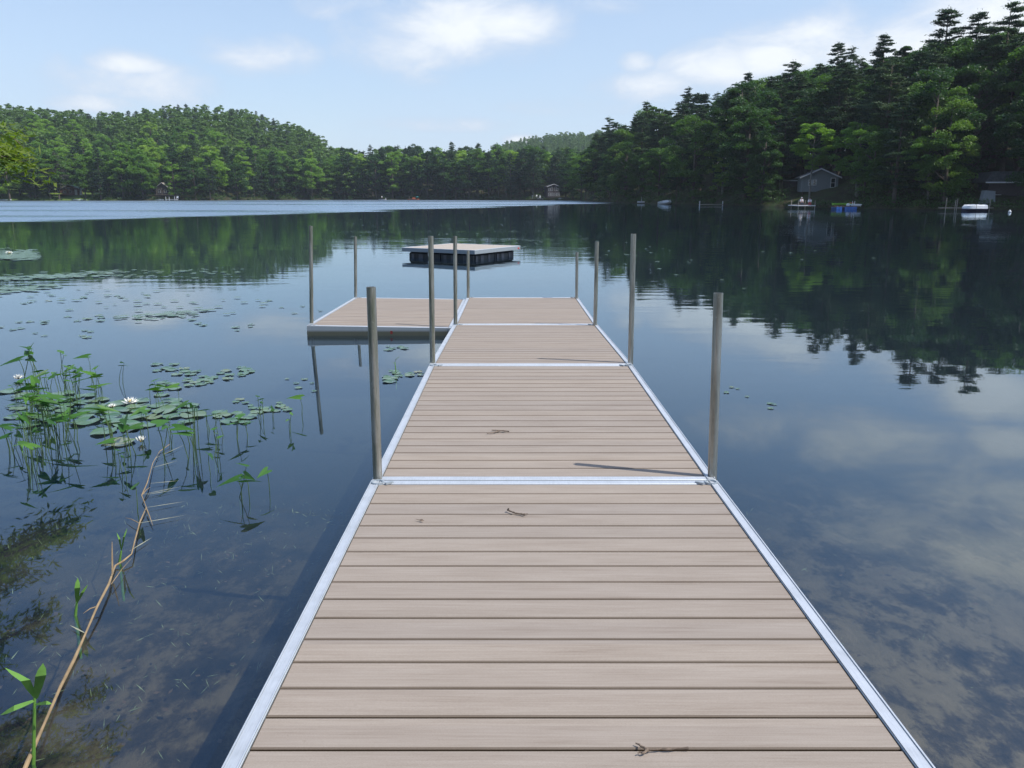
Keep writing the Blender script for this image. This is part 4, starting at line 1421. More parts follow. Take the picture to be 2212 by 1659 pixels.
def gable_house(name, loc, rz, label, W, D, H, roof_h, wallm, roofm, z0=0.0, over=.45):
    root = empty(name, loc, rz, label, 'house')
    w = MB()
    w.prism([(-W / 2, z0), (W / 2, z0), (W / 2, z0 + H), (0, z0 + H + roof_h), (-W / 2, z0 + H)], 0, D)
    wo = w.build('wall', wallm, root)
    sd = MB()
    k = 0
    z = z0 + .2
    while z < z0 + H:
        sd.box((0, -.012, z), (W - .02, .02, .03)); z += .22
    sd.build('siding_courses', wallm, wo)
    ro = MB()
    sl = roof_h / (W / 2)
    for s in (-1, 1):
        xo = s * (W / 2 + over)
        zo = z0 + H - sl * over
        ro.prism([(0, z0 + H + roof_h + .04), (xo, zo + .04), (xo, zo + .20), (0, z0 + H + roof_h + .20)], -over, D + over)
    ro.build('roof', roofm, root)
    tr = MB()
    for s in (-1, 1):
        xo = s * (W / 2 + over)
        zo = z0 + H - sl * over
        tr.prism([(0, z0 + H + roof_h - .02), (xo, zo - .02), (xo, zo + .19), (0, z0 + H + roof_h + .19)], -over - .05, -over - .002)
    tr.build('roof_trim', M['trim'], root)
    return root


# grey gabled cottage on posts, right shore; its lake side turned to the camera
def spot(px, s):
    Y = float(shoreY(px)) + s
    X = X_of(px, Y)
    return X, Y, float(ground_z(X, Y))


X, Y, gz = spot(1769, 13)
gz = at_y(1769, 414, Y).z - 1.7
g = gable_house('cottage', (X, Y, gz), math.radians(-12), 'grey gabled cottage raised on posts among the right shore trees', 5.6, 6.5, 2.3, 1.25, M['grey_siding'], M['dark_roof'], z0=1.7)
window(g, -1.55, -.04, 3.15, .42, .75); window(g, -.85, -.04, 3.15, .42, .75); window(g, 2.0, -.04, 3.1, .6, 1.4)
dk_ = MB()
for xx in (-2.6, -.9, .9, 2.6):
    dk_.box((xx, .2, .45), (.2, .2, 2.5)); dk_.box((xx, 5.5, .45), (.2, .2, 2.5))
dk_.build('post', M['wood_dark'], g)
st_ = MB()
for k in range(8):
    st_.box((3.1, -.6 - .22 * k, 1.6 - .2 * k), (.9, .26, .05))
st_.box((2.66, -1.35, .9), (.05, .1, .1)); st_.box((3.5, -.1, 1.66), (1.4, 1.2, .08))
st_.build('stairs', M['wood_grey'], g)
X, Y, gz = spot(1735, 21)
gz = at_y(1735, 390, Y).z - 3.7
g = empty('shed', (X, Y, gz), math.radians(-12), 'low dark shed with a pale roof edge left of the grey cottage', 'shed')
MB().box((-1.5, 1.5, 1.8), (5.0, 3.0, 3.6)).build('wall', M['dark_siding'], g)
MB().box((-1.5, 1.5, 3.68), (5.6, 3.6, .14)).build('roof', M['dark_roof'], g)
MB().box((-1.5, -.35, 3.7), (5.6, .06, .2)).build('roof_trim', M['trim'], g)
# long dark house at the right edge with a white eave
X, Y, gz = spot(2200, 8)
gz = at_y(2190, 394, Y).z - 4.42
g = empty('lake_house', (X, Y, gz), math.radians(-14), 'long dark house with a white eave line at the right edge', 'house')
MB().box((1.0, 3.0, 2.2), (9.0, 5.0, 4.4)).build('wall', M['dark_siding'], g)
MB().prism([(-4.2, 4.5), (6.2, 4.5), (5.4, 5.8), (-3.4, 5.8)], -.6, 6.0).build('roof', M['dark_roof'], g)
MB().box((1.0, -.66, 4.42), (10.4, .08, .16)).build('eave', M['white'], g)
window(g, -2.4, .46, 2.2, .8, 1.2); window(g, 1.0, .46, 1.6, 1.6, 2.0); window(g, 3.6, .46, 1.6, 1.4, 1.6)
MB().box((-1.0, .30, 1.0), (1.4, .3, 1.6)).box((4.6, .2, .9), (2.6, .3, 1.5)).build('tarp', M['grey_siding'], g)
# two-storey cabin in the far corner
X, Y, gz = spot(1196, 12)
gz = .6
g = gable_house('cabin', (X, Y, gz), math.radians(10), 'dark two-storey cabin with pale trimmed windows in the far corner', 5.6, 6.5, 4.6, 1.0, M['dark_siding'], M['dark_roof'], z0=.6, over=.4)
for xx, hh in ((-1.9, .9), (-.85, 1.5), (.85, 1.5), (1.9, .9)):
    window(g, xx, -.04, 3.9 + hh / 2 - .4, .62, hh)
for xx in (-2.0, -1.2, -.4, .7, 1.5, 2.3):
    window(g, xx, -.04, 1.9, .5, 1.2)
# white garden chairs left of that cabin
def lawn_chair(loc, rz, label, group=None):
    r = empty('lawn_chair', loc, rz, label, 'chair', group)
    MB().box((0, 0, .38), (.55, .5, .05), bev=.01).build('seat', M['white'], r)
    MB().box((0, .28, .72), (.55, .06, .7), bev=.01).build('backrest', M['white'], r)
    for sx in (-1, 1):
        for sy in (-1, 1):
            MB().box((sx * .24, sy * .2, .18), (.07, .07, .36)).build('leg', M['white'], r)
        MB().box((sx * .32, 0, .58), (.08, .55, .04)).build('armrest', M['white'], r)
    r.scale = (1.25, 1.25, 1.25)
    return r


for px, s, lab in ((1151, 4, 'white lawn chair standing alone left of the far cabin'), (1160, 5, 'white lawn chair close beside the far cabin steps'), (1167, 4.2, 'white lawn chair nearest the far two-storey cabin')):
    X, Y, gz = spot(px, s)
    lawn_chair((X, Y, gz), random.uniform(-.5, .5), lab, 'white lawn chairs by the far cabin')
for px, s, lab in ((1165, 1.0, 'pale boulder at the water below the lawn chairs'), (1211, 2.0, 'pale rock pile right of the far cabin')):
    X, Y, gz = spot(px, s)
    tag(MB().ball((X, Y, gz + .2), (1.0, .7, .5), 9, 6).ball((X + 1.1, Y, gz + .1), (.6, .5, .35), 8, 5).build('boulder', M['lichen']), lab, 'rock')
# brown cottage with green roof, far left
X, Y, gz = spot(152, 12)
g = gable_house('cottage', (X, Y, gz), math.radians(14), 'brown cottage with a green roof on the far left lawn', 7.2, 6.0, 2.6, 1.6, M['brown_siding'], M['green_roof'], z0=.2)
window(g, -1.9, -.04, 1.6, .8, .9); window(g, .2, -.04, 1.6, .8, .9)
MB().box((2.4, -.06, 1.35), (.95, .06, 2.1)).build('door', M['trim'], g)
MB().box((-.6, -1.4, .25), (5.4, 2.6, .16)).box((-3.1, -2.5, 1.3), (.12, .12, 2.2)).box((1.9, -2.5, 1.3), (.12, .12, 2.2)).build('porch', M['brown_siding'], g)
ch = MB().box((4.1, 1.0, 2.1), (.8, .8, 4.2)); ch.build('chimney', M['cream'] if 'cream' in M else M['white_cover'], g)
for px, s, lab, L in ((205 - 27, 1.0, 'white rowing boat pulled up right of the brown cottage', 3.2), (166, 1.0, 'pale rowing boat pulled up below the brown cottage', 3.0), (12, .6, 'pale blue boat on the sand at the far left end', 4.5)):
    X, Y, gz = spot(px, s - 1.8)
    r = empty('rowing_boat', (X, Y, .02), random.uniform(-.1, .1), lab, 'boat')
    boat_hull(L, 1.2, .45, M['white_cover'], r)
    MB().box((0, 0, .36), (.25, .9, .04)).build('seat', M['wood_grey'], r)
# dark boathouse
X, Y, gz = spot(352, 9)
g = gable_house('boathouse', (X, Y, gz), math.radians(6), 'dark timber boathouse with an open gable on the left shore', 6.0, 5.0, 3.2, 2.2, M['dark_siding'], M['wood_grey'], z0=.3, over=.5)
MB().box((0, -.09, 3.5), (6.4, .1, .12)).box((-.2, -.09, 2.1), (.12, .1, 2.7)).box((0, -.1, .7), (7.2, .14, .12)).box((-2.4, -.09, 2.1), (.12, .1, 2.7)).build('gable_frame', M['wood_grey'], g)
window(g, -1.3, -.04, 2.2, .9, 1.2); window(g, 1.2, -.04, 2.2, .9, 1.2)
for px, lab in ((345, 'white kayak lying by the dark boathouse'), (339, 'white and orange canoe left of the dark boathouse')):
    X, Y, gz = spot(px, -.6)
    r = empty('canoe', (X, Y, .05), random.uniform(-.3, .3), lab, 'canoe')
    boat_hull(3.6, .8, .35, M['white_cover'], r)
    MB().box((0, 0, .3), (.9, .6, .05), bev=.01).build('seat', M['orange'], r)
X, Y, gz = spot(378, -2.0)
g = empty('small_dock', (X, Y, 0), 0, 'little white dock with posts right of the dark boathouse', 'dock')
MB().box((-1.5, 0, .45), (5.0, 1.4, .14), bev=.02).build('deck', M['white'], g)
for xx in (-3.6, -2.2, .1, 1.0):
    MB().box((xx, -.7, .6), (.16, .16, 2.0)).build('post', M['white'], g)
X, Y, gz = spot(380.5, -1.0)
lawn_chair((X + .6, Y, .52), .3, 'white chair facing the lake on the little white dock', None)
# right shore: platform with two people
Yp = 121.0
px_, = (1737,)
Xp = X_of(1738, Yp)
g = empty('shore_dock', (Xp, Yp, 0), math.radians(-3), 'short grey dock below the cottage with two people seated', 'dock')
MB().box((0, 1.2, .42), (2.4, 5.2, .13), bev=.02).build('deck', M['trim'], g)
for xx, yy in ((-1.15, -1.3), (-.85, 3.4), (1.15, -1.3), (1.15, 3.4)):
    MB().tube([(xx, yy, -.8), (xx, yy, 1.15)], .05, n=8).build('post', M['wood_grey'], g)
MB().box((-.35, -.1, .72), (1.5, .5, .06), bev=.01).box((-.35, -.1, .6), (1.2, .4, .2)).build('bench', M['wood_dark'], g)
person('person', (Xp - .42, Yp - .1, .29), 0, 'seated person in a white top and cap on the shore dock', 'sit', M['cloth_white'], M['cloth_dark'], hat=M['cloth_white'])
person('person', (Xp + .75, Yp - .1, .25), math.radians(-15), 'seated person in a white top and red trousers on the shore dock', 'sit', M['cloth_white'], M['cloth_red'])
MB_b = MB().box((Xp + .75, Yp - .05, .62), (.55, .5, .22), bev=.02)
tag(MB_b.build('crate_seat', M['wood_dark']), 'dark box seat under the person in red trousers', 'seat')
# raft on blue drums with a lime kayak
Yr = 114.0
Xr = X_of(1829, Yr)
g = empty('drum_raft', (Xr, Yr, 0), math.radians(2), 'floating raft on blue drums with a white box end', 'raft')
MB().box((-.2, 0, .40), (3.6, 1.7, .10), bev=.02).build('deck', M['wood_dark'], g)
for gx in (-1.45, -.3, .35 + .2):
    d = MB()
    for q in range(2):
        xx = gx + q * .42
        d.tube([(xx, -.85, .17), (xx, .85, .17)], .21, n=14)
    d.build('drum', M['blue_plastic'], g)
MB().box((1.25, -.2, .62), (1.05, 1.2, .16), bev=.03).box((1.25, -.2, .45), (.9, 1.0, .2), bev=.03).build('step', M['white'], g)
MB().tube([(.55, -.7, .4), (.55, -.7, 1.1)], .03, n=6).tube([(.85, -.7, .4), (.85, -.7, 1.1)], .03, n=6).tube([(.55, -.7, .8), (.85, -.7, .8)], .025, n=6).build('ladder', M['white'], g)
MB().ball((.15, -.3, .6), (.26, .2, .22), 10, 7).build('cleat', M['white'], g)
k_ = empty('kayak', (Xr + .3, Yr + 1.9, .55), math.radians(5), 'lime green kayak with a red bow resting behind the drum raft', 'kayak')
boat_hull(2.9, .6, .25, M['lime'], k_)
MB().ball((1.2, 0, .27), (.42, .2, .08), 10, 6).build('bow_deck', M['red'], k_)
MB().box((Xr + .3, Yr + 1.9, .28), (.001, .001, .001))
rk_ = MB().box((Xr - .5, Yr + 1.9, .25), (.12, .9, .62)).box((Xr + 1.1, Yr + 1.9, .25), (.12, .9, .62))
tag(rk_.build('kayak_rack', M['wood_dark']), 'dark trestles carrying the lime kayak', 'rack')
# covered white boat between lift posts
Yc = 101.5
Xc = X_of(2106, Yc)
g = empty('covered_boat', (Xc, Yc, 0), math.radians(176), 'motor boat under a white cover on the right', 'boat')
g.scale = (.78, .78, .78)
boat_hull(3.5, 1.7, .30, M['dark_hull'], g, z0=.02)
cv = MB()
sec = []
for i in range(11):
    u = i / 10
    x = -1.72 + 3.4 * u
    hh = .62 if u < .9 else .62 - (u - .9) * 3.2
    hh -= .03 * math.sin(u * 9)
    w = .86 * (1 - max(0, (u - .6) / .4) ** 2 * .8)
    sec.append([(x, -w, .36), (x, -w * .9, .36 + hh * .75), (x, -w * .4, .36 + hh), (x, w * .4, .36 + hh), (x, w * .9, .36 + hh * .75), (x, w, .36)])
vs = [p for s in sec for p in s]
fs = [(i * 6 + k, i * 6 + (k + 1) % 6, (i + 1) * 6 + (k + 1) % 6, (i + 1) * 6 + k) for i in range(10) for k in range(6)]
fs += [tuple(range(6)), tuple(60 + k for k in range(6))[::-1]]
cv.add(vs, fs)
cvo = cv.build('cover', M['white_cover'], g, smooth=True)
MB().box((0, .88, .68), (.04, .02, .62)).box((0, 0, 1.0), (.04, 1.4, .02)).build('strap', M['cloth_dark'], cvo)
g = empty('boat_dock', (Xc, Yc + 1.4, 0), math.radians(-2), 'low dark dock with upright poles around the covered boat', 'dock')
MB().box((-.2, 0, .34), (6.2, .9, .08), bev=.01).build('deck', M['wood_grey'], g)
for xx, tp in ((-2.85, 1.55), (-1.75, 1.3), (-1.55, 1.45), (2.35, 1.5)):
    MB().tube([(xx, -.5, -.6), (xx + .05, -.5, tp)], .045, n=8).build('pole', M['wood_grey'], g)
X, Y, gz = spot(2136, 3)
MBt = MB().prism([(-.8, 0), (.9, 0), (.75, 1.6), (-.55, 1.7)], 0, .8)
o = MBt.build('shore_tarp', M['grey_siding']); o.location = (X, Y, gz)
tag(o, 'pale blue tarpaulin heap on the bank behind the covered boat', 'tarpaulin')
# white boat tilted on the right shore, a small dock and a chair
Yw = 188.0
Xw = X_of(1436, Yw)
g = empty('beached_boat', (Xw, Yw, .12), math.radians(170), 'white rowing boat tilted up on the dark right shore', 'boat')
boat_hull(3.0, 1.3, .5, M['white'], g)
MB().box((-.3, 0, .45), (1.3, .9, .1), bev=.02).build('seat', M['white'], g)
g.rotation_euler = (math.radians(-24), math.radians(8), math.radians(172))
g = empty('canoe', (Xw + 1.9, Yw + 1.0, .15), math.radians(10), 'teal canoe just right of the tilted white boat', 'canoe')
boat_hull(3.0, .7, .3, M['teal'], g)
MB().box((0, 0, .25), (.3, .5, .04)).build('seat', M['wood_grey'], g)
Yd = 158.0
Xd = X_of(1536, Yd)
g = empty('low_dock', (Xd, Yd, 0), math.radians(2), 'low plank dock with end posts on the dark right shore', 'dock')
MB().box((0, 0, .22), (4.3, 1.2, .12), bev=.02).build('deck', M['wood_grey'], g)
for xx in (-2.2, 2.1):
    MB().box((xx, -.5, .35), (.14, .14, 1.0)).build('post', M['trim'], g)
X, Y, gz = spot(1385, -1.5)
g = empty('small_dock', (X, Y, 0), 0, 'tiny grey dock with a mooring post left of the tilted white boat', 'dock')
MB().box((0, 0, .35), (1.6, 1.2, .4), bev=.05).build('deck', M['trim'], g)
MB().tube([(.1, 0, .5), (.1, 0, 1.6)], .06, n=8).build('post', M['trim'], g)
for px, y, lab in ((1661, 446.5, 'small white buoy right of the low plank dock'), (2181, 459, 'small white buoy at the right edge of the lake')):
    p = on_plane(px, y, 0)
    tag(MB().ball((p.x, p.y, .08), .16, 10, 8).tube([(p.x, p.y, .2), (p.x, p.y, .32)], .03, n=6).build('buoy', M['white']), lab, 'buoy', 'mooring buoys')


# ------------------------------------------------------------------ water plants
def pad_mesh(seed, oval=1.0):
    rng = random.Random(seed)
    n = 22
    notch = .22
    vs = [(0, 0, .004)]
    for ring, rr in ((1, .55), (2, 1.0)):
        for k in range(n + 1):
            a = notch + (2 * math.pi - 2 * notch) * k / n
            w = 1 + (.03 * math.sin(a * 5 + seed) if ring == 2 else 0)
            z = .004 + (.006 * math.sin(a * 3 + seed * 2) + .004 if ring == 2 else 0)
            vs.append((rr * w * math.cos(a), rr * w * math.sin(a) * oval, z))
    fs = []
    for k in range(n):
        fs.append((0, 1 + k, 2 + k))
        fs.append((1 + k, 1 + n + 1 + k, 2 + n + 1 + k, 2 + k))
    me = bpy.data.meshes.new('lily_pad')
    me.from_pydata(vs, [], fs)
    me.update()
    me.materials.append(M['pad'])
    me.polygons.foreach_set('use_smooth', np.ones(len(me.polygons), dtype=bool))
    return me


PADS = [pad_mesh(i, [1, .85, .75, .95][i]) for i in range(4)]
placed = []


def pads(n, x0, y0, x1, y1, slope, thick, rad, label, group):
    """n pads scattered along a drift from (x0,y0) to (x1,y1) on the water (photo positions)"""
    for _ in range(n):
        for _try in range(25):
            t = random.random()
            x = x0 + (x1 - x0) * t + random.gauss(0, 6)
            y = y0 + (y1 - y0) * t + random.gauss(0, thick)
            p = on_plane(x, y, 0)
            r = rad * random.uniform(.65, 1.2)
            if all((p.x - q[0]) ** 2 + (p.y - q[1]) ** 2 > (.80 * (r + q[2])) ** 2 for q in placed):
                break
        else:
            continue
        placed.append((p.x, p.y, r))
        o = link_mesh('lily_pad', random.choice(PADS))
        o.location = (p.x, p.y, .004 + .0015 * random.random())
        o.rotation_euler = (0, 0, random.uniform(0, 6.28))
        o.scale = (r, r, r / .12 if r < .12 else 1)
        tag(o, label, 'lily pad', group)


G = 'lily pads floating left of the dock'
pads(32, 20, 880, 270, 900, 0, 15, .10, 'lily pad in the crowded mat around the arrow-leaved plants', G)
pads(26, 180, 885, 430, 900, 0, 10, .11, 'lily pad in the mat close to the open white water lily', G)
pads(9, 440, 895, 530, 905, 0, 5, .08, 'lily pad in the line trailing right of the open water lily', G)
pads(24, 330, 840, 540, 805, 0, 6, .065, 'lily pad in the pale drift above the open water lily', G)
pads(10, 330, 800, 430, 800, 0, 5, .06, 'lily pad in the loose patch at the upper end of the pale drift', G)
pads(8, 545, 888, 620, 882, 0, 3, .055, 'lily pad in the small patch under the lone arrow leaf', G)
pads(6, 500, 870, 640, 880, 0, 6, .045, 'small lily pad between the pale drift and the dock', G)
pads(14, 0, 700, 460, 672, 0, 4, .065, 'lily pad in the long upper streak left of the side platform', G)
pads(9, 0, 712, 230, 730, 0, 6, .06, 'lily pad below the left end of the long upper streak', G)
pads(8, 370, 690, 560, 712, 0, 5, .06, 'lily pad in the short rafts left of the side platform', G)
pads(7, 0, 655, 300, 640, 0, 4, .065, 'lily pad just below the mirrored treetops', G)
pads(5, 560, 655, 760, 690, 0, 7, .06, 'stray lily pad near the outer pipe of the side platform', G)
pads(10, 830, 812, 910, 806, 0, 5, .07, 'lily pad in the patch beside the second left pipe', G)
pads(5, 830, 755, 890, 752, 0, 3, .05, 'lily pad in the small spray before the side platform', G)
pads(8, 1520, 825, 1680, 880, 0, 5, .03, 'tiny lily pad right of the dock', 'tiny lily pads right of the dock')
pads(6, 620, 820, 700, 850, 0, 6, .035, 'small lily pad left of the nearest left pipe', G)

# far pads: nobody could count them
parts = []
rng = np.random.default_rng(9)


def far_pads(n, x0, y0, x1, y1, th, r):
    for _ in range(n):
        t = rng.uniform()
        p = on_plane(x0 + (x1 - x0) * t + rng.normal(0, 5), y0 + (y1 - y0) * t + rng.normal(0, th), 0)
        rr = r * rng.uniform(.6, 1.3)
        a = np.linspace(0, 2 * math.pi, 9)[:-1]
        ring = np.stack([p.x + rr * np.cos(a), p.y + rr * np.sin(a) * .8, np.full(8, .012) + .008 * rng.uniform()], 1)
        parts.append((np.concatenate([ring, [[p.x, p.y, .02]]]), np.array([[k, (k + 1) % 8, 8] for k in range(8)])))


far_pads(260, -20, 552, 75, 552, 5, .16)
far_pads(120, -20, 604, 250, 590, 3.0, .11)
far_pads(60, -20, 628, 120, 620, 4, .10)
far_pads(60, 200, 597, 520, 585, 4, .08)
far_pads(60, 250, 690, 460, 672, 3, .06)
far_pads(80, 750, 500, 1200, 505, 18, .07)
far_pads(35, 1250, 520, 1500, 560, 22, .06)
far_pads(50, 60, 640, 600, 665, 12, .06)
far_pads(14, 1550, 580, 1900, 520, 30, .07)
v, f = merge(parts)
tag(link_mesh('distant_lily_pads', mesh_np('distant_lily_pads', v, f), M['pad']), 'thin pale streaks of tiny far lily pads on the water', 'lily pads', kind='stuff')


def arrow_leaf(mb, base, tip_dir, L, W, tilt):
    """one folded arrow-shaped blade"""
    d = Vector(tip_dir).normalized()
    s = d.cross(Vector((0, 0, 1))).normalized()
    s = (s * math.cos(tilt) + Vector((0, 0, 1)) * math.sin(tilt)).normalized()
    n = s.cross(d)
    b = Vector(base)
    P = []
    prof = [(-.30, .34), (-.12, .50), (.12, .46), (.40, .33), (.70, .16), (1.0, .0)]
    rows_ = []
    for t, w in prof:
        c = b + d * L * t - Vector((0, 0, 1)) * L * .10 * max(0, t) ** 2
        mid = c if t > -.1 else b + d * L * -.02
        rows_.append((mid, c + s * W * w + n * W * .12 * (w * 2), c - s * W * w + n * W * .12 * (w * 2)))
    k0 = len(mb.v)
    for m_, l_, r_ in rows_:
        mb.v += [tuple(m_), tuple(l_), tuple(r_)]
    for i in range(len(rows_) - 1):
        a = k0 + i * 3
        mb.f += [(a, a + 3, a + 4, a + 1), (a, a + 2, a + 5, a + 3)]


def plant_proto(seed, stems, hmin, hmax, lsize, slender=False):
    rng = random.Random(seed)
    root = empty('arrowhead_plant')
    lf_, st_ = MB(), MB()
    for k in range(stems):
        a = rng.uniform(0, 6.28)
        bx_, by_ = .05 * math.cos(a) * rng.random(), .05 * math.sin(a) * rng.random()
        h = rng.uniform(hmin, hmax)
        lean = rng.uniform(.05, .28) * h
        la = rng.uniform(0, 6.28)
        tx, ty = bx_ + lean * math.cos(la), by_ + lean * math.sin(la)
        mid = ((bx_ + tx) / 2 + .01, (by_ + ty) / 2, h * .55)
        st_.tube([(bx_, by_, -.15), (bx_, by_, 0), mid, (tx, ty, h)], [.0034, .003, .0026, .0018], n=5)
        if slender and rng.random() < .45:
            continue
        L = lsize * rng.uniform(.65, 1.2)
        ta = rng.choice([rng.uniform(0, 6.28), rng.uniform(-.6, .6), math.pi + rng.uniform(-.6, .6)])
        arrow_leaf(lf_, (tx, ty, h), (math.cos(ta), math.sin(ta), rng.uniform(-.35, .45)), L, L * rng.uniform(.28, .50), rng.uniform(-.9, .9))
    st_.build('stems', M['plant_stem'], root)
    lf_.build('leaves', M['plant'], root)
    return root


M['plant_stem'] = simple('plant_stem', (.075, .13, .04), .5, scale=12, var=.2)
protos = [plant_proto(1, 3, .14, .26, .13), plant_proto(2, 2, .18, .34, .12), plant_proto(3, 4, .10, .24, .12), plant_proto(4, 1, .16, .30, .12),
          plant_proto(5, 5, .12, .32, .14), plant_proto(6, 2, .10, .20, .11, True), plant_proto(7, 6, .16, .36, .12), plant_proto(8, 3, .12, .26, .09, True)]
used = [False] * len(protos)


def put_plant(x, y, k, s, label, group='arrow-leaved water plants on the left'):
    p = on_plane(x, y, 0)
    if not used[k]:
        o = protos[k]; used[k] = True
    else:
        o = copy_tree(protos[k])
    o.location = p
    o.rotation_euler = (0, 0, random.uniform(0, 6.28))
    s *= .84
    o.scale = (s * 1.1, s * 1.1, s)
    tag(o, label, 'water plant', group)


GP = [  # clearly separate plants: base photo position, proto, scale, label
    (85, 815, 1, 1.5, 'tall pair of arrow leaves at the top left of the plant bed'), (60, 820, 0, 1.4, 'arrow-leaved clump left of the tallest pair at the top of the bed'), (130, 812, 1, 1.2, 'arrow plant just right of the tallest pair'),
    (196, 806, 3, 1.1, 'single arrow plant with two leaves standing above the bed'), (262, 830, 1, 1.0, 'arrow plant at the right top corner of the bed with a dark reflection'), (165, 840, 2, 1.1, 'low arrow clump under the two-leaved plant'),
    (213, 845, 0, 1.0, 'arrow clump with bright upper leaf in mid bed'), (320, 868, 3, .9, 'lone arrow leaf above the lily mat'), (345, 875, 0, 1.0, 'arrow clump touching the pale lily drift'),
    (388, 868, 3, .9, 'arrow plant standing in the pale lily drift'), (420, 960, 6, 1.15, 'tall bunch of arrow leaves right of the open water lily'), (345, 985, 1, 1.2, 'arching arrow plant below the lily mat'),
    (310, 965, 3, .95, 'upright arrow plant below the left of the lily mat'), (290, 980, 1, 1.2, 'arrow plant with long leaning stem left of the arching one'), (470, 985, 7, 1.0, 'thin leafy sprig beside the long dry reed'),
    (520, 1090, 3, .9, 'bright broad-leaved plant over its dark heart-shaped reflection'), (526, 1075, 0, .9, 'bright green leaf pair beside the heart-shaped reflection'), (588, 1060, 3, .85, 'plant with an upright flower bud right of the bright pair'),
    (290, 1110, 3, 1.0, 'small low plant alone above the deep water'), (615, 930, 5, 1.0, 'slender upright plant left of the small pad patch'), (682, 950, 5, 1.1, 'dark slender clump with a white-tipped leaf'),
    (640, 940, 7, .9, 'thin stems standing between the slender clumps'), (765, 905, 7, 1.0, 'thin-stemmed plant rising from the small pad patch'), (840, 935, 5, .9, 'bare bent stems near the small pad patch'),
    (880, 900, 3, 1.0, 'lone arrow leaf nearest the dock'), (730, 940, 5, .8, 'wispy stems below the small pad patch'), (1240 * .72 - 300, 905, 5, .7, 'bent stems beside the trailing pads')]
GP = [(x * (1 if x < 600 else .74), y, k, s, l) for x, y, k, s, l in GP]
for x, y, k, s, l in GP:
    put_plant(x, y, k, s, l)
random.seed(21)
for _ in range(22):
    t = random.random()
    x = random.triangular(-10, 260, 40)
    y = 860 + random.random() * 170 - x * .12
    put_plant(x, y, random.choice([0, 2, 4, 6, 4, 2]), random.uniform(.8, 1.25), 'arrow-leaved plant in the dense bed along the left edge')
for _ in range(9):
    put_plant(random.uniform(200, 470), random.uniform(925, 1030), random.choice([1, 3, 5, 7]), random.uniform(.8, 1.15), 'scattered arrow plant between the lily mat and the dry reed')
for k, u in enumerate(used):
    if not u:
        put_plant(20 + 15 * k, 900, k, 1.0, 'arrow-leaved plant in the dense bed along the left edge')


def water_lily(x, y, s, label, openness=1.0):
    p = on_plane(x, y, 0)
    root = empty('water_lily', p, random.uniform(0, 6), label, 'water lily', 'white water lilies')
    pt = MB()
    for ring, (n, el, L) in enumerate([(8, .25, .062), (8, .65, .055), (6, 1.05, .042)]):
        for k in range(n):
            a = 2 * math.pi * (k + .5 * ring) / n
            e = el * (1.0 if openness > .8 else 1.0) + (1 - openness) * .8
            d = Vector((math.cos(a) * math.cos(e), math.sin(a) * math.cos(e), math.sin(e)))
            w = Vector((-math.sin(a), math.cos(a), 0)) * L * .17
            b = Vector((0, 0, .012)) + d * .008
            up = Vector((0, 0, .006))
            pt.add([b, b + d * L * .5 + w - up, b + d * L, b + d * L * .5 - w - up], [(0, 1, 2, 3)])
    pt.build('petals', M['petal'], root)
    MB().ball((0, 0, .026), (.014, .014, .012), 10, 6).build('stamens', M['yolk'], root)
    root.scale = (s * .72, s * .72, s * .72)


water_lily(282, 873, 1.5, 'wide open white water lily in the middle of the pads')
water_lily(243, 882, .9, 'small half-open water lily left of the large open one', .6)
water_lily(40, 822, 1.3, 'pale water lily among the leaves at the far left', .6)
water_lily(305, 958, 1.1, 'closed white lily bud under the tall arrow bunch', .3)
water_lily(20, 549, 2.6, 'tiny white water lily on the distant pad patch')


# long dry reed lying on the water, with side shoots
def reed():
    root = empty('fallen_reed', on_plane(60, 1645, .02), 0, 'long dry yellow reed stem lying across the bottom left water', 'reed')
    o = on_plane(60, 1645, .02)
    path = [(38, 1700), (60, 1645), (95, 1565), (130, 1485), (160, 1425), (185, 1368), (210, 1310), (235, 1262), (243, 1238), (249, 1222), (266, 1212), (284, 1197), (292, 1165), (302, 1128), (316, 1096), (306, 1070), (318, 1043), (330, 1000), (345, 975), (366, 960)]
    pts = [on_plane(x, y, .02 + .012 * math.sin(i * 1.3)) - o for i, (x, y) in enumerate(path)]
    pts = [p + Vector((0, 0, 0)) for p in pts]
    MB().tube(pts, [(.0062 - .00022 * i) * (1 + .25 * math.sin(i * 2.1)) for i in range(len(pts))], n=8).build('stem', M['dry_stem'], root, smooth=True)
    for (a, b, w) in [((316, 1098), (330, 1135), .006), ((308, 1068), (325, 1052), .005), ((243, 1240), (242, 1170), .007), ((300, 1130), (270, 1118), .004), ((210, 1310), (180, 1325), .004), ((240, 1262), (285, 1205), .003)]:
        A = on_plane(a[0], a[1], .025) - o
        B = on_plane(b[0], b[1], .015) - o
        if a == (243, 1240):
            B = at_y(b[0], b[1], (A + o).y + .05) - o
        MB().tube([A, A.lerp(B, .5) + Vector((0, 0, .006)), B], [w * .6, w * .5, w * .15], n=5).build('side_shoot', M['dry_stem'], root, smooth=True)
    for (a, b) in [((318, 1096), (400, 1083)), ((308, 1068), (395, 1050)), ((300, 1130), (405, 1112)), ((325, 1044), (390, 1038)), ((330, 1010), (385, 995)), ((318, 1068), (380, 1058)), ((335, 990), (400, 960)), ((185, 1368), (150, 1350)), ((280, 1190), (330, 1160))]:
        A = on_plane(a[0], a[1], .014) - o
        B = on_plane(b[0], b[1], .010) - o
        m_ = A.lerp(B, .5)
        s_ = (B - A).cross(Vector((0, 0, 1))).normalized() * .0035
        bl = MB()
        bl.add([A + s_ * .4, m_ + s_, B, m_ - s_, A - s_ * .4], [(0, 1, 2, 3, 4)])
        bl.build('blade', M['dry_leaf'], root)


reed()


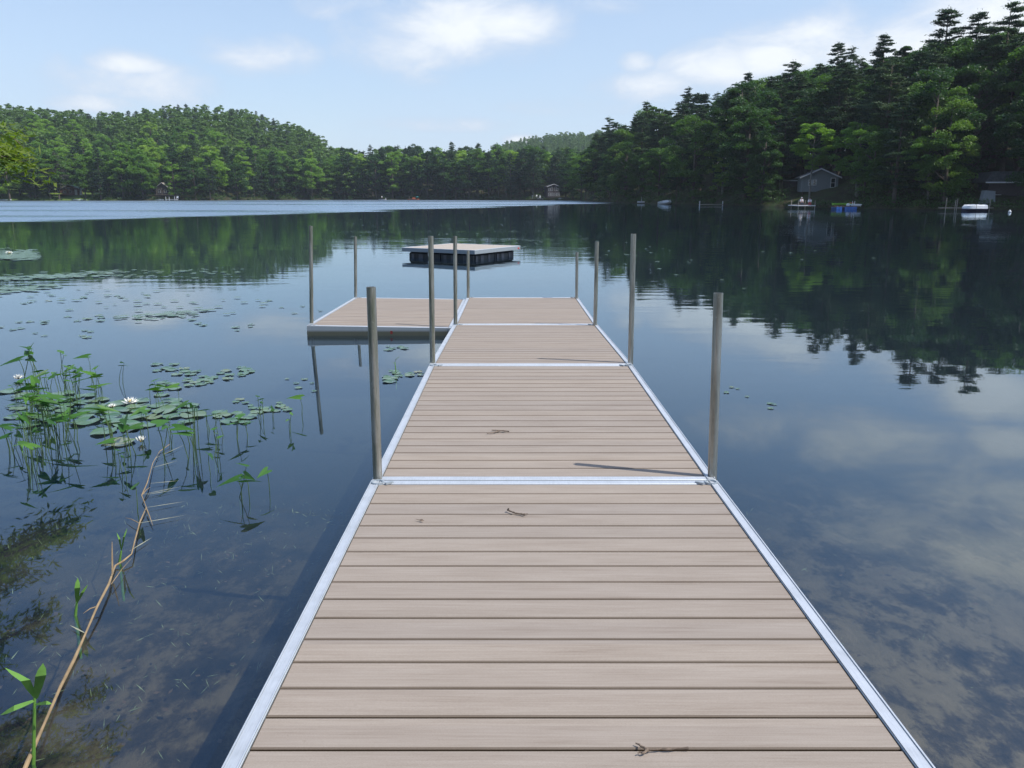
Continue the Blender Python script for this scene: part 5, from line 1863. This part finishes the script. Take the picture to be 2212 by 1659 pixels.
def reed_shoot(x, y, blades, label):
    o = on_plane(x, y, 0)
    root = empty('reed_shoot', o, 0, label, 'reed', 'green reed shoots at the bottom left')
    top = at_y(blades[0][0][0], blades[0][0][1], o.y) - o
    MB().tube([(0, 0, -.2), (0, 0, 0), top], [.006, .006, .004], n=6).build('stem', M['reed_green'], root, smooth=True)
    for (a, m_, b, w) in blades:
        lb = MB()
        A = at_y(a[0], a[1], o.y) - o
        Mm = at_y(m_[0], m_[1], o.y - .03) - o
        B = at_y(b[0], b[1], o.y - .02) - o
        s_ = Vector((w, .35 * w, 0)) if abs((B - A).z) > abs((B - A).x) else Vector((0, .4 * w, w * .8))
        q1, q3 = A.lerp(Mm, .5), Mm.lerp(B, .5)
        lb.add([A - s_ * .4, A + s_ * .4, q1 - s_ * .8, q1 + s_ * .8, Mm - s_, Mm + s_, q3 - s_ * .75, q3 + s_ * .75, B], [(0, 1, 3, 2), (2, 3, 5, 4), (4, 5, 7, 6), (6, 7, 8)])
        lb.build('blade', M['reed_green'], root)


reed_shoot(72, 1650, [((75, 1505), (55, 1470), (10, 1442), .012), ((77, 1510), (88, 1460), (93, 1432), .014), ((78, 1512), (30, 1530), (0, 1545), .009), ((76, 1522), (100, 1518), (112, 1520), .006)],
           'green reed shoot with four blades at the bottom left corner')
reed_shoot(163, 1330, [((166, 1300), (167, 1270), (168, 1248), .010), ((167, 1302), (178, 1280), (190, 1262), .006)], 'slim green reed shoot beside the bend of the dry stem')
reed_shoot(258, 1215, [((262, 1190), (268, 1160), (275, 1140), .004), ((262, 1188), (258, 1165), (252, 1150), .004)], 'thin green reed shoot above the kink of the dry stem')
reed_shoot(855, 800, [((853, 782), (856, 775), (864, 769), .003), ((853, 786), (850, 784), (848, 783), .002)], 'bent grass stem standing beside the second left pipe')


# fine weed on the lake bed that shows through the shallow water
def bed_weed():
    rng = np.random.default_rng(3)
    parts = []
    for _ in range(1500):
        left = rng.uniform() < .93
        X = rng.uniform(-5.2, -.9) if left else rng.uniform(1.3, 5.5)
        Y = rng.uniform(.8, 6.2)
        z = float(ground_z(X, Y))
        if z > -.08:
            continue
        n = rng.integers(1, 4)
        L = rng.uniform(.015, .055)
        c = np.array([X, Y, z + .03]) + rng.normal(size=(n, 3)) * np.array([.03, .03, .01])
        ax = rng.normal(size=(n, 3)) * np.array([.6, .6, 1.0])
        parts.append(leaves(c, L, .09, up=.0, rng=rng, axis=ax))
    v, f = merge(parts)
    tag(link_mesh('lake_weed', mesh_np('lake_weed', v, f), M['weed']), 'pale wisps of weed growing on the shallow lake bed', 'water weed', kind='stuff')


bed_weed()


def sunken_leaves():
    rng = np.random.default_rng(4)
    n = 420
    X = np.where(rng.uniform(size=n) < .55, rng.uniform(-4.6, -.8, n), rng.uniform(1.15, 5.0, n))
    Y = rng.uniform(.7, 5.2, n)
    Z = ground_z(X, Y) + .045
    v, f = leaves(np.stack([X, Y, Z], 1), .034, .6, up=2.5, rng=rng)
    tag(link_mesh('sunken_leaves', mesh_np('sunken_leaves', v, f), M['sunk']), 'brown dead leaves scattered over the shallow lake bed', 'dead leaves', kind='stuff')


M['sunk'] = simple('sunken_leaf', (.085, .055, .03), .8, scale=3, var=.4)
sunken_leaves()


# ------------------------------------------------------------------ summer haze over the lake
hm, HT = new_mat('haze')
hv = HT.n('ShaderNodeVolumePrincipled', {'Color': (.80, .90, 1.0, 1), 'Density': .00018, 'Anisotropy': .2})
ho = HT.n('ShaderNodeOutputMaterial')
HT.t.links.new(hv.outputs[0], ho.inputs['Volume'])
hz = MB().box((0, 0, 65), (2760, 2760, 148)).build('haze', hm)
tag(hz, kind='stuff')
